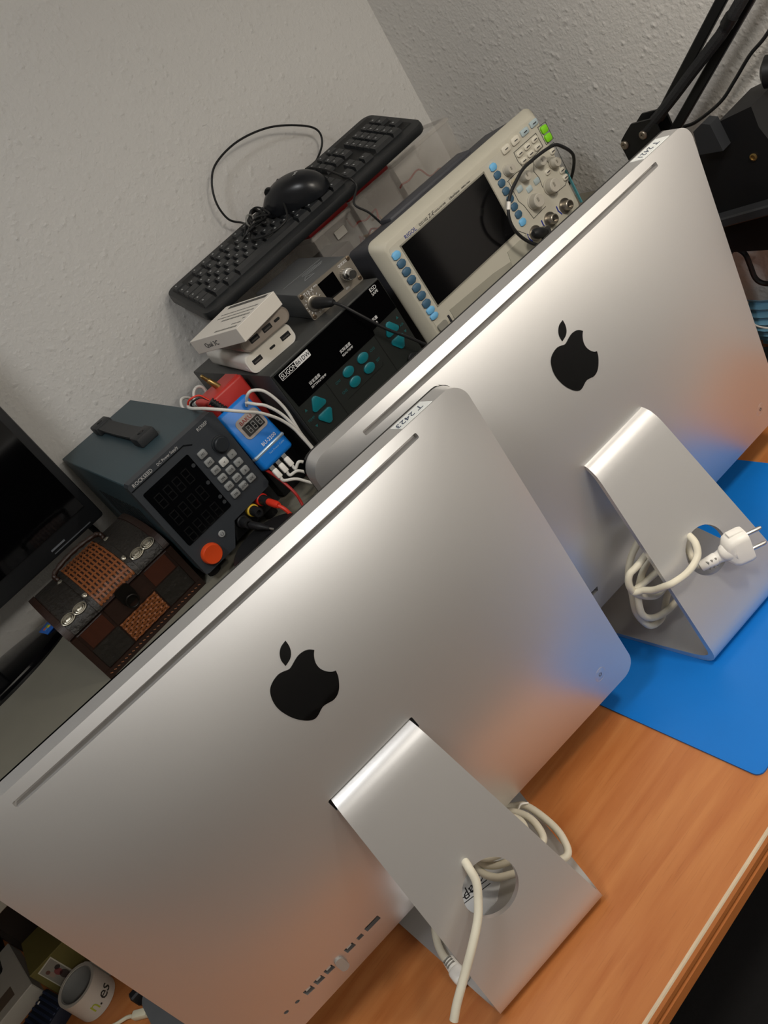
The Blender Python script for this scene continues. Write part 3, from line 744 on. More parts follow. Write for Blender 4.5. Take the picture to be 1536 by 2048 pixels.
text('lettering', 'mi', .009, (-.0359, .012, .0075), mat('white_print', 'e6e6e6', .6), tb, (PI / 2, 0, -PI / 2))
bank('power_bank', 'champagne grey power bank with oval end in the middle of the stack', .0730, .0205, .140, (.2930, .3700, zt + .0258), -.09, mat('champagne_case', '8d837a', .38, .35), mat('champagne_face', '978d83', .45), [(-.017, .0130, .0062), (.003, .0130, .0062), (.0185, .0085, .0034)], .0100)
def small_box():
    t = thing('cardboard_box', 'small white cardboard box with printed top lying on the power banks', 'box', (.2795, .4020, zt + .0466), .22)
    bm = bmn(); box(bm, (0, 0, .0095), (.072, .102, .0185), .0005, 1); finish('carton', bm, mat('white_card', 'd8d3ca', .6, var=.03), t, 0)
    pr_ = mat('grey_box_print', '77756f', .6)
    bm = bmn(); box(bm, (.0290, -.004, .0189), (.006, .080, .0002)); finish('printed_strip', bm, mat('dark_print_strip', '4a4846', .6), t, 0)
    bm = bmn(); random.seed(11)
    for k in range(6):
        x = -.029 + .0082 * k; y = -.044
        while y < .040:
            L_ = .002 + random.random() * .006; box(bm, (x, y + L_ / 2, .0188), (.0022 if k % 3 else .0034, L_, .0002)); y += L_ + .0012
            if random.random() < .08: break
    finish('fine_print', bm, pr_, t, 0)
    text('lettering', 'Qual 3C', .0085, (-.0362, .012, .006), DARK_TXT, t, (PI / 2, 0, -PI / 2), align='CENTER')
    bm = bmn(); box(bm, (0, .0508, .0095), (.066, .0004, .015)); finish('flap', bm, mat('white_card', 'd8d3ca', .6), t, 0)
small_box()

# ------------------------------------------------------------------ bench supply
def supply():
    t = thing('power_supply', 'blue-grey bench power supply with a dark display and orange knob', 'power supply', (.1149, .3677, SH), .0019)
    z0 = .0188; W, H, D = .1295, .1426, .300
    cm = mat('blue_grey_steel', '33464d', .5, var=.05)
    fm = mat('dark_slate_front', '34383d', .5, var=.05)
    bm = bmn(); box(bm, (0, D / 2 + .006, z0 + H / 2), (W - .002, D - .012, H - .002), .001, 1); finish('case', bm, cm, t)
    # side vents
    vm = mat('vent_dark', '14181a', .7)
    for k in range(12):
        for x in (-1,):
            bm = bmn(); box(bm, (-W / 2 + .0008, .055 + .0145 * k, z0 + .060), (.0012, .006, .075)); finish('vent', bm, vm, t, 0)
    out = [(-.0645, .0015), (-.0605, 0), (-.018, 0), (-.010, .010), (.002, .0255), (.0600, .0265), (.0645, .031), (.0645, .1395), (.0615, .1426), (-.0615, .1426), (-.0645, .1395)]
    put(t, 'front_panel', [(x, z + z0) for x, z in out], -.004, .012, fm)
    put(t, 'terminal_recess', [(-.010, z0 + .0005), (.0640, z0 + .0005), (.0640, z0 + .030), (.002, z0 + .026)], .004, .014, mat('recess_black', '131416', .5))
    dm = mat('display_window', '07080a', .14)
    dw = put(t, 'display_window', rrect(-.0232, z0 + .0830, .0680, .0820, .002, 3), -.0048, -.003, dm)
    seg = mat('unlit_segment', '0a0b0c', .4)
    def digit(bm, x, z, w_, h_):
        for q in (((0, 0), (1, 0)), ((0, .5), (1, .5)), ((0, 1), (1, 1)), ((0, 0), (0, .5)), ((0, .5), (0, 1)), ((1, 0), (1, .5)), ((1, .5), (1, 1))):
            line_strip(bm, [(x + a * w_, z + b * h_) for a, b in q], -.0050, .0011)
    bm = bmn()
    for r_ in range(3):
        for k in range(4): digit(bm, -.0500 + .0135 * k, z0 + .0960 - .0265 * r_, .0080, .0170)
    finish('digit_segment', bm, seg, dw, 0)
    bm = bmn()
    for z in (.1094, .0827, .0601, .0519): revolve(bm, (.0075, -.0048, z0 + z), (0, -1, 0), [(0, .0024), (.0003, .0024), (.0003, .0019), (.0001, .0018)], 16)
    finish('indicator', bm, mat('indicator_grey', '34373a', .5), dw, 0)
    ty = -.0044
    bm = bmn(); prism(bm, [(-.0640, z0 + .1335), (.0130, z0 + .1335), (.0215, z0 + .1275), (.0225, z0 + .1285), (.0140, z0 + .1347), (-.0640, z0 + .1347)], -.0046, -.003); finish('trim_line', bm, mat('gloss_trim', '15171a', .2), t, 0)
    text('lettering', 'ROCKSEED', .0062, (-.0590, ty, z0 + .1362), GREY_TXT, t, sx=.92)
    text('lettering', 'DC Power Supply', .0046, (-.0235, ty, z0 + .1365), GREY_TXT, t, sx=.92)
    text('lettering', 'RS305P', .0056, (.0365, ty, z0 + .1345), GREY_TXT, t, sx=.9)
    km = mat('grey_key', '8b8d8c', .5); km2 = mat('pale_key', 'c7c7c3', .5)
    i = 0
    def key(x, z, m, s_):
        o = button(t, 'key', rrect(x, z0 + z, .0105, .0088, .0018, 3), .0030, m); o.location = (0, -.0038, 0)
        text('legend', s_, .0042, (x, -.0069, z0 + z - .0015), DARK_TXT, o, align='CENTER').location.y += .0038
    for k, s_ in enumerate(('M1', 'M2', 'M3', 'M4', 'M5', 'M6')): key(.0237, .1122 - .01252 * k, km, s_)
    for k, s_ in enumerate(('<', 'V/A', 'OVP', 'LOCK')): key(.0371, .0879 - .01262 * k, km2 if k == 0 else km, s_)
    for k, s_ in enumerate(('>', 'V', 'A', 'OK')): key(.0503, .0879 - .0125 * k, km, s_)
    bm = bmn(); revolve(bm, (.0475, -.004, z0 + .1065), (0, -1, 0), [(0, .0105), (.002, .0103), (.0022, .0092), (.007, .0088), (.008, .0078)], 32); finish('knob', bm, mat('black_knob', '25292d', .45), t)
    bm = bmn(); revolve(bm, (-.0440, -.003, z0 + .0165), (0, -1, 0), [(0, .0132), (.003, .0128), (.006, .0124), (.0075, .0112), (.0072, .008), (.0068, .003)], 36)
    o = finish('output_button', bm, mat('orange_button', 'd8491a', .4), t); o['label'] = 'round orange push button'
    bm = bmn(); revolve(bm, (-.0197, -.003, z0 + .0250), (0, -1, 0), [(0, .0042), (.002, .0042), (.0026, .0036)], 24); o = finish('power_button', bm, mat('pale_grey_key', '9a9c9c', .5), t)
    bm = bmn(); tube(bm, [(-.0197 + .0017 * math.sin(a), -.0058, z0 + .0250 + .0017 * math.cos(a)) for a in [math.radians(40 + 28 * k) for k in range(11)]], .00025, 5, 0); finish('power_symbol', bm, DARK_TXT, o, 0)
    # binding posts
    red = mat('red_plastic', 'c8251a', .4); yel = mat('yellow_plastic', 'd8b23a', .45)
    for x, z, m in ((.0445, .0190, red), (.0275, .0172, yel), (.0095, .0160, BLACK)):
        bm = bmn(); revolve(bm, (x, .006, z0 + z), (0, -1, 0), [(0, .0078), (.009, .0078), (.0105, .0066)], 22); o = finish('binding_post', bm, m, t)
        bm = bmn(); revolve(bm, (x, -.0045, z0 + z), (0, -1, 0), [(0, .0064), (.012, .0062), (.014, .0055), (.0142, .0030), (.010, .0026)], 22); finish('post_cap', bm, BLACK, o)
    # strap handle on the top
    zt_ = z0 + H - .001
    hm = mat('black_rubber_strap', '26282a', .6)
    for y in (.082, .262):
        bm = bmn()
        box(bm, (.003, y, zt_ + .0065), (.026, .030, .013), .002, 2); o = finish('handle_end', bm, hm, t)
        bm = bmn(); revolve(bm, (.003, y, zt_ + .0128), (0, 0, 1), [(0, .0045), (.0012, .0042), (.0018, .002)], 18); finish('handle_screw', bm, BLACK, o)
    bm = bmn(); pts = [(.003, .090, .010), (.003, .125, .0085), (.003, .172, .0078), (.003, .220, .0085), (.003, .254, .010)]
    P_ = catmull(pts, 5); prev = None
    for p in P_:
        rg = [bm.verts.new((p.x + a, p.y, zt_ + p.z + b)) for a, b in ((-.010, -.0016), (.010, -.0016), (.010, .0016), (-.010, .0016))]
        if prev: bridge(bm, prev, rg)
        else: bm.faces.new(rg)
        prev = rg
    bm.faces.new(prev); finish('handle_strap', bm, hm, t)
    for x in (-.05, .05):
        for y in (.03, D - .03):
            bm = bmn(); cyl(bm, (x, y, 0), (x, y, z0 + .003), .009, n=14); finish('foot', bm, DEEP, t)
    # leads
    l = thing('test_lead', 'red banana plug lead in the red post of the bench supply', 'cable', (.1149, .3677, SH), .0019)
    bm = bmn(); revolve(bm, (.0445, -.0190, z0 + .0190), (.10, -1, -.22), [(0, .0040), (.004, .0046), (.016, .0046), (.020, .0034)], 16); finish('plug', bm, mat('red_rubber', 'd5321c', .45), l)
    bm = bmn(); tube(bm, [(.0462, -.036, z0 + .0150), (.0480, -.046, z0 + .006), (.0475, -.054, -.004 + .006), (.0430, -.070, .0032), (.036, -.090, .0032)], .0024, 8, 6); finish('lead', bm, mat('red_rubber', 'd5321c', .45), l)
    l2 = thing('test_lead', 'thin red wire hanging beside the right edge of the bench supply', 'cable', (.1149, .3677, SH), .0019)
    bm = bmn(); tube(bm, [(.0700, .060, .090), (.0690, .020, .076), (.0700, -.020, .058), (.0700, -.042, .036), (.0665, -.050, .020), (.058, -.060, .0040), (.050, -.075, .0030)], .0018, 8, 6); finish('wire', bm, mat('dark_red_rubber', 'a51d16', .45), l2)
    b = thing('banana_plug', 'black banana plug hanging from the black post of the bench supply', 'plug', (.1149, .3677, SH), .0019)
    bm = bmn(); revolve(bm, (.0095, -.0190, z0 + .0150), (.35, -1, -.35), [(0, .0030), (.003, .0048), (.018, .0046), (.022, .003), (.030, .0028)], 16); finish('plug_body', bm, BLACK, b)
    bm = bmn(); revolve(bm, (.0185, -.0448, z0 + .0060), (.35, -1, -.35), [(0, .0018), (.008, .0016)], 10); finish('plug_tip', bm, STEEL, b)
supply()
def rubber_disc():
    t = thing('cable_reel', 'black round reel half hidden behind the nearer computer', 'reel', (.118, .308, SH), 0)
    bm = bmn(); revolve(bm, (0, 0, .0), (0, 0, 1), [(0, .046), (.003, .047), (.004, .036), (.018, .036), (.019, .047), (.022, .046), (.022, .015), (.010, .014)], 48); finish('spool', bm, BLACK, t)
    bm = bmn(); tube(bm, [((.040 - .0002 * k) * math.cos(k * .35), (.040 - .0002 * k) * math.sin(k * .35), .0065 + .00055 * (k % 18)) for k in range(54)], .0016, 6, 0); finish('wire', bm, DEEP, t)
rubber_disc()

# ------------------------------------------------------------------ blue and red battery unit
def battery_unit():
    t = thing('battery_activator', 'blue and red battery unit with a small digit display beside the bench supply', 'charger', (.211, .362, SH), .02, 0)
    red = mat('red_shell', 'b8322c', .4, var=.05); blue = mat('blue_shell', '0e74cc', .38, var=.03)
    bm = bmn(); box(bm, (.009, .062, .126), (.056, .046, .066), .004, 3); finish('red_housing', bm, red, t)
    bm = bmn(); box(bm, (.009, .064, .047), (.050, .040, .094), .003, 2); finish('charger_base', bm, BLACK, t)
    bm = bmn(); prism(bm, [(-.016, .150), (.036, .152), (.034, .160), (-.012, .158)], .045, .078); finish('red_cap', bm, red, t)
    R = Matrix.Rotation(-.30, 4, 'X')
    M = Matrix.Translation((-.006, -.010, .068)) @ R
    bm = bmn(); box(bm, (0, .010, .040), (.0475, .022, .084), .0045, 3); finish('blue_housing', bm, blue, t, 40, M)
    def P(nm, poly, y0, y1, m, par=t):
        bm = bmn(); prism(bm, poly, y0, y1); return finish(nm, bm, m, par, 30, M)
    fr = P('display_frame', rrect(.003, .0505, .0340, .0270, .006, 5), -.0020, .0, mat('warm_grey_frame', '9b918a', .45))
    P('display', rrect(.003, .0475, .0265, .0140, .0008, 2), -.0026, -.0015, mat('window_black', '060607', .12), fr)
    bm = bmn()
    for k in range(3):
        x = -.0060 + .0078 * k; z = .0428; w_, h_ = .0042, .0090
        for q in (((0, 0), (1, 0)), ((0, .5), (1, .5)), ((0, 1), (1, 1)), ((0, 0), (0, .5)), ((0, .5), (0, 1)), ((1, 0), (1, .5)), ((1, .5), (1, 1))): line_strip(bm, [(x + a * w_, z + b * h_) for a, b in q], -.0028, .0008)
    finish('digit_segment', bm, mat('grey_segment', '7c7c7a', .5), fr, 0, M)
    def T(s_, size, x, z, m, y=-.0024): text('lettering', s_, size, None, m, t, M=M @ Matrix.Translation((x, y, z)) @ Matrix.Rotation(PI / 2, 4, 'X'))
    T('BAKU', .0072, -.0090, .0560, mat('brand_red', '8c1f1c', .5)); T('BU-2200', .0062, -.0060, .0215, WHITE_TXT, -.0014); T('Fast Power Cable', .0034, -.0060, .0095, mat('pale_blue_print', '7fb4e2', .5), -.0014)
    bm = bmn(); box(bm, (0, .0095, .0170), (.0488, .0228, .0050), .002, 2); finish('silver_strap', bm, mat('silver_band', '9fb4c6', .3, .4), t, 40, M)
    # jack, ribbed plug with two wires
    bm = bmn(); revolve(bm, (.012, .062, .157), (-.35, .10, 1), [(0, .0042), (.006, .0040), (.016, .0034), (.017, .0026), (.026, .0024), (.027, .0016)], 16); o = finish('jack_plug', bm, BRASS, t)
    bm = bmn()
    a = M @ Vector((-.006, .010, .082)); d = Vector((-.30, .25, 1)).normalized()
    revolve(bm, a, d, [(0, .0050), (.003, .0050)] + [q for k in range(5) for q in ((.0032 + .0034 * k, .0038), (.0046 + .0034 * k, .0038), (.0048 + .0034 * k, .0048), (.0062 + .0034 * k, .0048))], 14); finish('ribbed_plug', bm, BLACK, t)
    e = a + d * .022
    for k, m in enumerate((BLACK, mat('red_rubber', 'd5321c', .45))):
        bm = bmn(); tube(bm, [e, e + Vector((-.005, .004, .008 + .003 * k)), e + Vector((-.014 - .002 * k, .012, .008 + .004 * k)), e + Vector((-.015 - .003 * k, .022, .002)), e + Vector((-.006, .034, -.010))], .0012, 6, 6); finish('wire', bm, m, t)
battery_unit()
def white_cables():
    C_ = mat('white_cable', 'd8d6d0', .45)
    bases = [(.1860, .338, .3545), (.1960, .338, .3540), (.2060, .338, .3550)]
    labs = ('lowest of the three white cables plugged into the blue battery unit', 'middle of the three white cables plugged into the blue battery unit', 'uppermost of the three white cables plugged into the blue battery unit')
    dn = [Vector((.004, -.30, -1)).normalized()] * 3
    tails = [[(.1990, .330, .3260), (.2140, .330, .3050), (.2290, .336, .3010), (.2420, .344, .3100), (.2440, .347, .3300), (.2425, .346, .3560), (.2455, .346, .3944), (.2400, .348, .4228), (.2300, .352, .4340), (.2220, .356, .4330), (.2180, .37, .420)],
             [(.2060, .329, .3330), (.2180, .330, .3180), (.2320, .334, .3130), (.2410, .340, .3220), (.2420, .343, .3400), (.2410, .344, .3683), (.2380, .346, .3916), (.2300, .348, .4108), (.2220, .352, .4200), (.2180, .365, .425)],
             [(.2140, .330, .3400), (.2230, .331, .3300), (.2330, .333, .3270), (.2385, .335, .3360), (.2370, .335, .3592), (.2350, .335, .3748), (.2271, .333, .3951), (.2127, .329, .4162), (.1960, .325, .4330), (.1840, .330, .4450), (.1720, .350, .4560), (.168, .39, .4575), (.187, .45, .446)]]
    for i in range(3):
        b = Vector(bases[i]); t = thing('charging_cable', labs[i], 'cable', (0, 0, 0), group='white charging cables')
        bm = bmn(); box(bm, (0, 0, 0), (.0068, .0048, .0125), .0014, 2); bm.transform(Matrix.Translation(b + dn[i] * .0085) @ Matrix.Rotation(-.30, 4, 'X')); finish('connector', bm, WHITE, t)
        bm = bmn(); box(bm, (0, 0, 0), (.0058, .0022, .006)); bm.transform(Matrix.Translation(b + dn[i] * .0005) @ Matrix.Rotation(-.30, 4, 'X')); finish('connector_tip', bm, STEEL, t, 0)
        bm = bmn(); tube(bm, [b + dn[i] * .0135, b + dn[i] * .020] + tails[i], .0019, 8, 6); finish('lead', bm, C_, t)
    t = thing('charging_cable', 'white cable looping behind the red part of the battery unit against the wall', 'cable', (0, 0, 0), group='white charging cables')
    bm = bmn(); tube(bm, [(.186, .46, .40), (.1910, .45, .4340), (.1981, .45, .4498), (.2065, .45, .4537), (.2123, .45, .4489), (.212, .452, .438), (.206, .455, .420), (.196, .460, .415), (.185, .47, .425), (.183, .475, .440), (.190, .48, .447), (.200, .485, .440), (.205, .49, .42), (.206, .50, .35), (.204, .52, .2875)], .0019, 8, 6); finish('lead', bm, C_, t)
white_cables()

# ------------------------------------------------------------------ chest
def chest():
    t = thing('wooden_chest', 'small antique style wooden chest with woven cane panels and metal corners', 'chest', (-.0305, .392, SH), .02)
    W, D, HB = .153, .148, .066
    wood = mat('dark_stained_wood', '241209', .42, var=.3, nscale=30, bump=.15, bscale=150, stretch=(1, 6, 6))
    wood2 = mat('red_brown_wood', '3d1b0c', .42, var=.2, nscale=30, stretch=(6, 1, 1))
    lea = mat('embossed_dark_leather', '1d1914', .45, var=.3, nscale=60, bump=.9, bscale=140)
    met = mat('aged_pewter', 'a39e90', .30, .85, .15, 80)
    bm = bmn(); box(bm, (0, D / 2, HB / 2), (W, D, HB), .0015, 1); finish('body', bm, wood, t)
    # barrel lid
    def lid_prof(n=14):
        return [(D / 2 - D / 2 * math.cos(PI * k / n) * 1.0, HB + .002 + .030 * math.sin(PI * k / n) ** .8) for k in range(n + 1)]
    LP = lid_prof()
    def lid_shell(nm, x0, x1, off, m, k0=0, k1=14):
        bm = bmn(); P_ = LP[k0:k1 + 1]
        cy, cz = D / 2, HB - .02
        def o(p):
            d = Vector((p[0] - cy, p[1] - cz)).normalized(); return (p[0] + d.x * off, p[1] + d.y * off)
        a = [bm.verts.new((x0, *o(p))) for p in P_] ; b = [bm.verts.new((x1, *o(p))) for p in P_]
        a2 = [bm.verts.new((x0, *p)) for p in P_[::-1]]; b2 = [bm.verts.new((x1, *p)) for p in P_[::-1]]
        if off == 0:
            bm.verts.ensure_lookup_table()
            for v in a2 + b2: bm.verts.remove(v)
            bm.faces.new(a); bm.faces.new(b[::-1]); bridge(bm, a, b)
        else:
            bm.faces.new(a + a2); bm.faces.new((b + b2)[::-1]); bridge(bm, a + a2, b + b2)
        return finish(nm, bm, m, t, 40)
    lid_shell('lid', -W / 2, W / 2, 0, wood)
    # end bands, leather fields, straps around the cane panel
    for s_ in (-1, 1):
        x0, x1 = sorted((s_ * W / 2 * 1.005, s_ * (W / 2 - .008))); lid_shell('lid_band', x0, x1, .002, wood)
        x0, x1 = sorted((s_ * (W / 2 - .009), s_ * .0335)); lid_shell('leather_panel', x0, x1, .0012, lea)
        x0, x1 = sorted((s_ * .0330, s_ * .0262)); lid_shell('lid_strap', x0, x1, .0035, lea)
    # cane: interlaced strips
    cane = woven_mat()
    def on_lid(x, u, off):
        f_ = u * 14; k = min(13, int(f_)); p0, p1 = LP[k], LP[k + 1]; q = f_ - k
        y, z = p0[0] + (p1[0] - p0[0]) * q, p0[1] + (p1[1] - p0[1]) * q
        d = Vector((y - D / 2, z - (HB - .02))).normalized(); return Vector((x, y + d.x * off, z + d.y * off))
    def ribbon(nm, f_, n, wd_vec, m):
        bm = bmn(); prev = None
        for k in range(n + 1):
            c, wv, nv = f_(k / n)
            rg = [bm.verts.new(c - wv), bm.verts.new(c + wv), bm.verts.new(c + wv - nv), bm.verts.new(c - wv - nv)]
            if prev: bridge(bm, prev, rg)
            else: bm.faces.new(rg)
            prev = rg
        bm.faces.new(prev[::-1]); return finish(nm, bm, m, t, 50)
    lid_shell('cane_backing', -.026, .026, .0006, mat('cane_backing_brown', '2a140a', .6))
    nx, nu = 11, 15
    for i in range(nx):
        x = -.0245 + .049 * i / (nx - 1)
        ribbon('cane_strip', lambda q, x=x, i=i: (on_lid(x, .03 + .90 * q, .0022 + .0009 * math.sin(PI * (q * nu * .94 + i))), Vector((.0013, 0, 0)), Vector((0, 0, .0008))), 30, None, cane)
    for j in range(nu):
        u = .05 + .88 * j / (nu - 1)
        def g(q, u=u, j=j):
            c = on_lid(-.026 + .052 * q, u, .0022 + .0009 * math.sin(PI * (q * (nx - 1) + j + .5)))
            d = (on_lid(0, min(1, u + .02), 0) - on_lid(0, max(0, u - .02), 0)).normalized()
            return c, d * .0014, Vector((0, 0, .0008))
        ribbon('cane_strip', g, 24, None, cane)
    # front face: bands, leather corners, cane patch
    def F(nm, poly, th, m): 
        bm = bmn(); prism(bm, poly, -th, .0005); return finish(nm, bm, m, t, 40)
    F('bottom_band', [(-W / 2, .0), (W / 2, .0), (W / 2, .010), (-W / 2, .010)], .0030, wood)
    for s_ in (-1, 1):
        F('corner_band', [(s_ * W / 2, .010), (s_ * (W / 2 - .008), .010), (s_ * (W / 2 - .008), HB), (s_ * W / 2, HB)], .0022, wood)
        F('leather_panel', [(s_ * (W / 2 - .009), .011), (s_ * .029, .011), (s_ * .029, .040), (s_ * (W / 2 - .009), .040)], .0014, lea)
        F('wood_inlay', [(s_ * (W / 2 - .012), .042), (s_ * .032, .042), (s_ * .032, HB - .002), (s_ * (W / 2 - .012), HB - .002)], .0012, wood2)
    F('front_strap', [(-.028, .041), (.028, .041), (.028, HB), (-.028, HB)], .0020, wood)
    F('cane_backing', [(-.0275, .011), (.0275, .011), (.0275, .040), (-.0275, .040)], .0008, mat('cane_backing_brown', '2a140a', .6))
    for i in range(11):
        x = -.0250 + .050 * i / 10
        ribbon('cane_strip', lambda q, x=x, i=i: (Vector((x, -.0022 - .0008 * math.sin(PI * (q * 7 + i)), .012 + .027 * q)), Vector((.0013, 0, 0)), Vector((0, -.0007, 0))), 18, None, cane)
    for j in range(8):
        z = .0130 + .0250 * j / 7
        ribbon('cane_strip', lambda q, z=z, j=j: (Vector((-.0270 + .054 * q, -.0022 - .0008 * math.sin(PI * (q * 10 + j + .5)), z)), Vector((0, 0, .0012)), Vector((0, -.0007, 0))), 24, None, cane)
    # stitches
    bm = bmn()
    for k in range(26): box(bm, (-W / 2 + .006 + k * .0056, -.0033, .0055), (.0030, .0008, .0009), R=Matrix.Rotation(.5, 3, 'Y'))
    finish('stitching', bm, mat('tan_thread', '8a5a3c', .6), t, 0)
    # pewter ornaments on the lid
    for s_ in (-1, 1):
        for dx, u in ((.0435, .15), (.0600, .15)):
            bm = bmn()
            for r_ in (.0080, .0054, .0026):
                pts = []
                for k in range(25):
                    a = 2 * PI * k / 24
                    pts.append(on_lid(s_ * (dx + r_ * 1.05 * math.cos(a)), u + r_ * 6.5 * math.sin(a) * .8, .0024))
                tube(bm, pts, .0010 if r_ > .003 else .0020, 6, 0)
            finish('pewter_ornament', bm, met, t)
    for s_ in (-1, 1):
        bm = bmn(); p = on_lid(s_ * .0296, .20, .0035); revolve(bm, p, (0, -.6, .8), [(0, .0034), (.0016, .0030), (.0026, .0014)], 14); finish('stud', bm, met, t)
    # clasp
    bm = bmn(); prism(bm, rrect(.002, HB - .004, .020, .024, .006, 4), -.0045, -.001); finish('clasp_plate', bm, mat('dark_clasp', '16130f', .35, .5), t)
    bm = bmn(); tube(bm, [(.002 + .0075 * math.cos(a), -.0065, HB - .014 + .0075 * math.sin(a)) for a in [2 * PI * k / 20 for k in range(21)]], .0013, 8, 0); finish('clasp_ring', bm, mat('dark_clasp', '16130f', .35, .5), t)
    # rope handle on the lid
    bm = bmn(); pts = [on_lid(-.036, .52, .003), on_lid(-.034, .55, .010), on_lid(-.012, .56, .0135), on_lid(.012, .56, .0135), on_lid(.034, .55, .010), on_lid(.036, .52, .003)]
    P_ = catmull(pts, 8); tube(bm, P_, lambda q: .0024 + .0010 * abs(math.sin(q * 34)), 10, 0); finish('handle', bm, wood, t)
    for s_ in (-1, 1):
        bm = bmn(); revolve(bm, on_lid(s_ * .036, .52, -.001), (0, .1, 1), [(0, .0055), (.002, .005), (.004, .002)], 14); finish('handle_mount', bm, met, t)
chest()

# ------------------------------------------------------------------ keyboard and mouse
KM = Matrix(((.98994, .11834, -.07761, .5157), (-.13210, .96943, -.20679, .5735), (.05077, .21496, .97530, .5130), (0, 0, 0, 1)))
def place(o, M): o.rotation_mode = 'QUATERNION'; o.location = M.translation; o.rotation_quaternion = M.to_quaternion(); return o
def keyboard():
    t = place(thing('keyboard', 'black full-size keyboard lying on the plastic boxes against the wall', 'keyboard'), KM)
    L_, D = .418, .144
    kb = mat('keyboard_black', '1e2022', .45, var=.08, bump=.05, bscale=900)
    bm = bmn()
    out = rrect(0, 0, L_, D, .016, 6)
    prev = None
    for z, k, a in ((-.006, .985, 0), (-.004, 1, 0), (.003, 1, 0), (.0065, .985, 1)):
        rg = [bm.verts.new((p[0] * (1 - (1 - k) * .35), p[1] * k, z + (a * .003 * (p[1] + D / 2) / D))) for p in out]
        if prev: bridge(bm, prev, rg)
        else: bm.faces.new(rg[::-1])
        prev = rg
    bm.faces.new(prev); finish('body', bm, kb, t, 40)
    bm = bmn(); box(bm, (0, .0045, .0078), (L_ - .018, .110, .003), .001, 1, R=Matrix.Rotation(.02, 3, 'X')); finish('key_well', bm, mat('key_well_black', '0e0f10', .6), t, 30)
    u = .0178; km = mat('keycap_black', '26282a', .4, var=.1); mesh_cache = {}
    lg = mat('key_legend_grey', 'a5a7a8', .6); legs = {}
    def key(x, row_y, w_):
        kk = round(w_, 2)
        if kk not in mesh_cache:
            bm = bmn(); hw = w_ * u / 2 - .0009; hd = u / 2 - .0010
            a = [bm.verts.new(p) for p in ((-hw, -hd, 0), (hw, -hd, 0), (hw, hd, 0), (-hw, hd, 0))]
            b = [bm.verts.new(p) for p in ((-hw + .0016, -hd + .0016, .0062), (hw - .0016, -hd + .0016, .0062), (hw - .0016, hd - .0008, .0070), (-hw + .0016, hd - .0008, .0070))]
            bm.faces.new(a[::-1]); bm.faces.new(b); bridge(bm, a, b)
            o = finish('key', bm, km, t, 0); mesh_cache[kk] = o.data
        else:
            o = bpy.data.objects.new('key', mesh_cache[kk]); COL.objects.link(o); o.parent = t
        o.location = (x, row_y, .0075 + row_y * .02)
        if w_ < 2.2:
            if 'l' not in legs:
                bm = bmn(); box(bm, (-.0026, .0018, .0071), (.0022, .0030, .0002)); e = finish('legend', bm, lg, o, 0); legs['l'] = e.data
            else:
                e = bpy.data.objects.new('legend', legs['l']); COL.objects.link(e); e.parent = o
            e.location = (-(w_ - 1) * u * .4, 0, -.0001)
    x0 = -11.25 * u; top = .0465
    rows = [[(1, 0), (1, 1), (1, 0), (1, 0), (1, 0), (1, .5), (1, 0), (1, 0), (1, 0), (1, .5), (1, 0), (1, 0), (1, 0)],
            [(1, 0)] * 13 + [(2, 0)], [(1.5, 0)] + [(1, 0)] * 12 + [(1.5, 0)], [(1.75, 0)] + [(1, 0)] * 11 + [(2.25, 0)], [(1.25, 0)] + [(1, 0)] * 11 + [(2.75, 0)],
            [(1.25, 0)] * 3 + [(6.25, 0)] + [(1.25, 0)] * 4]
    for r_, row in enumerate(rows):
        y = top - (r_ + (.25 if r_ else 0)) * u * .96; x = 0
        for w_, gap in row:
            x += gap if r_ == 0 else 0
            if r_ == 0 and gap == 0: x += 0
            key(x0 + (x + w_ / 2) * u, y, w_); x += w_
        def K(c, w_=1): key(x0 + (c + w_ / 2) * u, y, w_)
        if r_ in (0, 1, 2):
            for c in (15.25, 16.25, 17.25): K(c)
        if r_ == 4: K(16.25)
        if r_ == 5:
            for c in (15.25, 16.25, 17.25): K(c)
        if r_ >= 1:
            for c in ((18.5, 19.5, 20.5) if r_ < 5 else (20.5,)): K(c)
            if r_ == 5: K(18.5, 2)
            if r_ in (1, 2, 4): K(21.5)
    text('lettering', 'Logitech', .0065, (.152, .0560, .0098), lg, t, (.02, 0, 0))
    for x in (-.17, .17):
        bm = bmn(); box(bm, (x, .060, -.0085), (.03, .012, .007), .001, 1); finish('foot', bm, kb, t)
        bm = bmn(); box(bm, (x, -.058, -.0070), (.02, .010, .003), .001, 1); finish('foot', bm, kb, t)
keyboard()
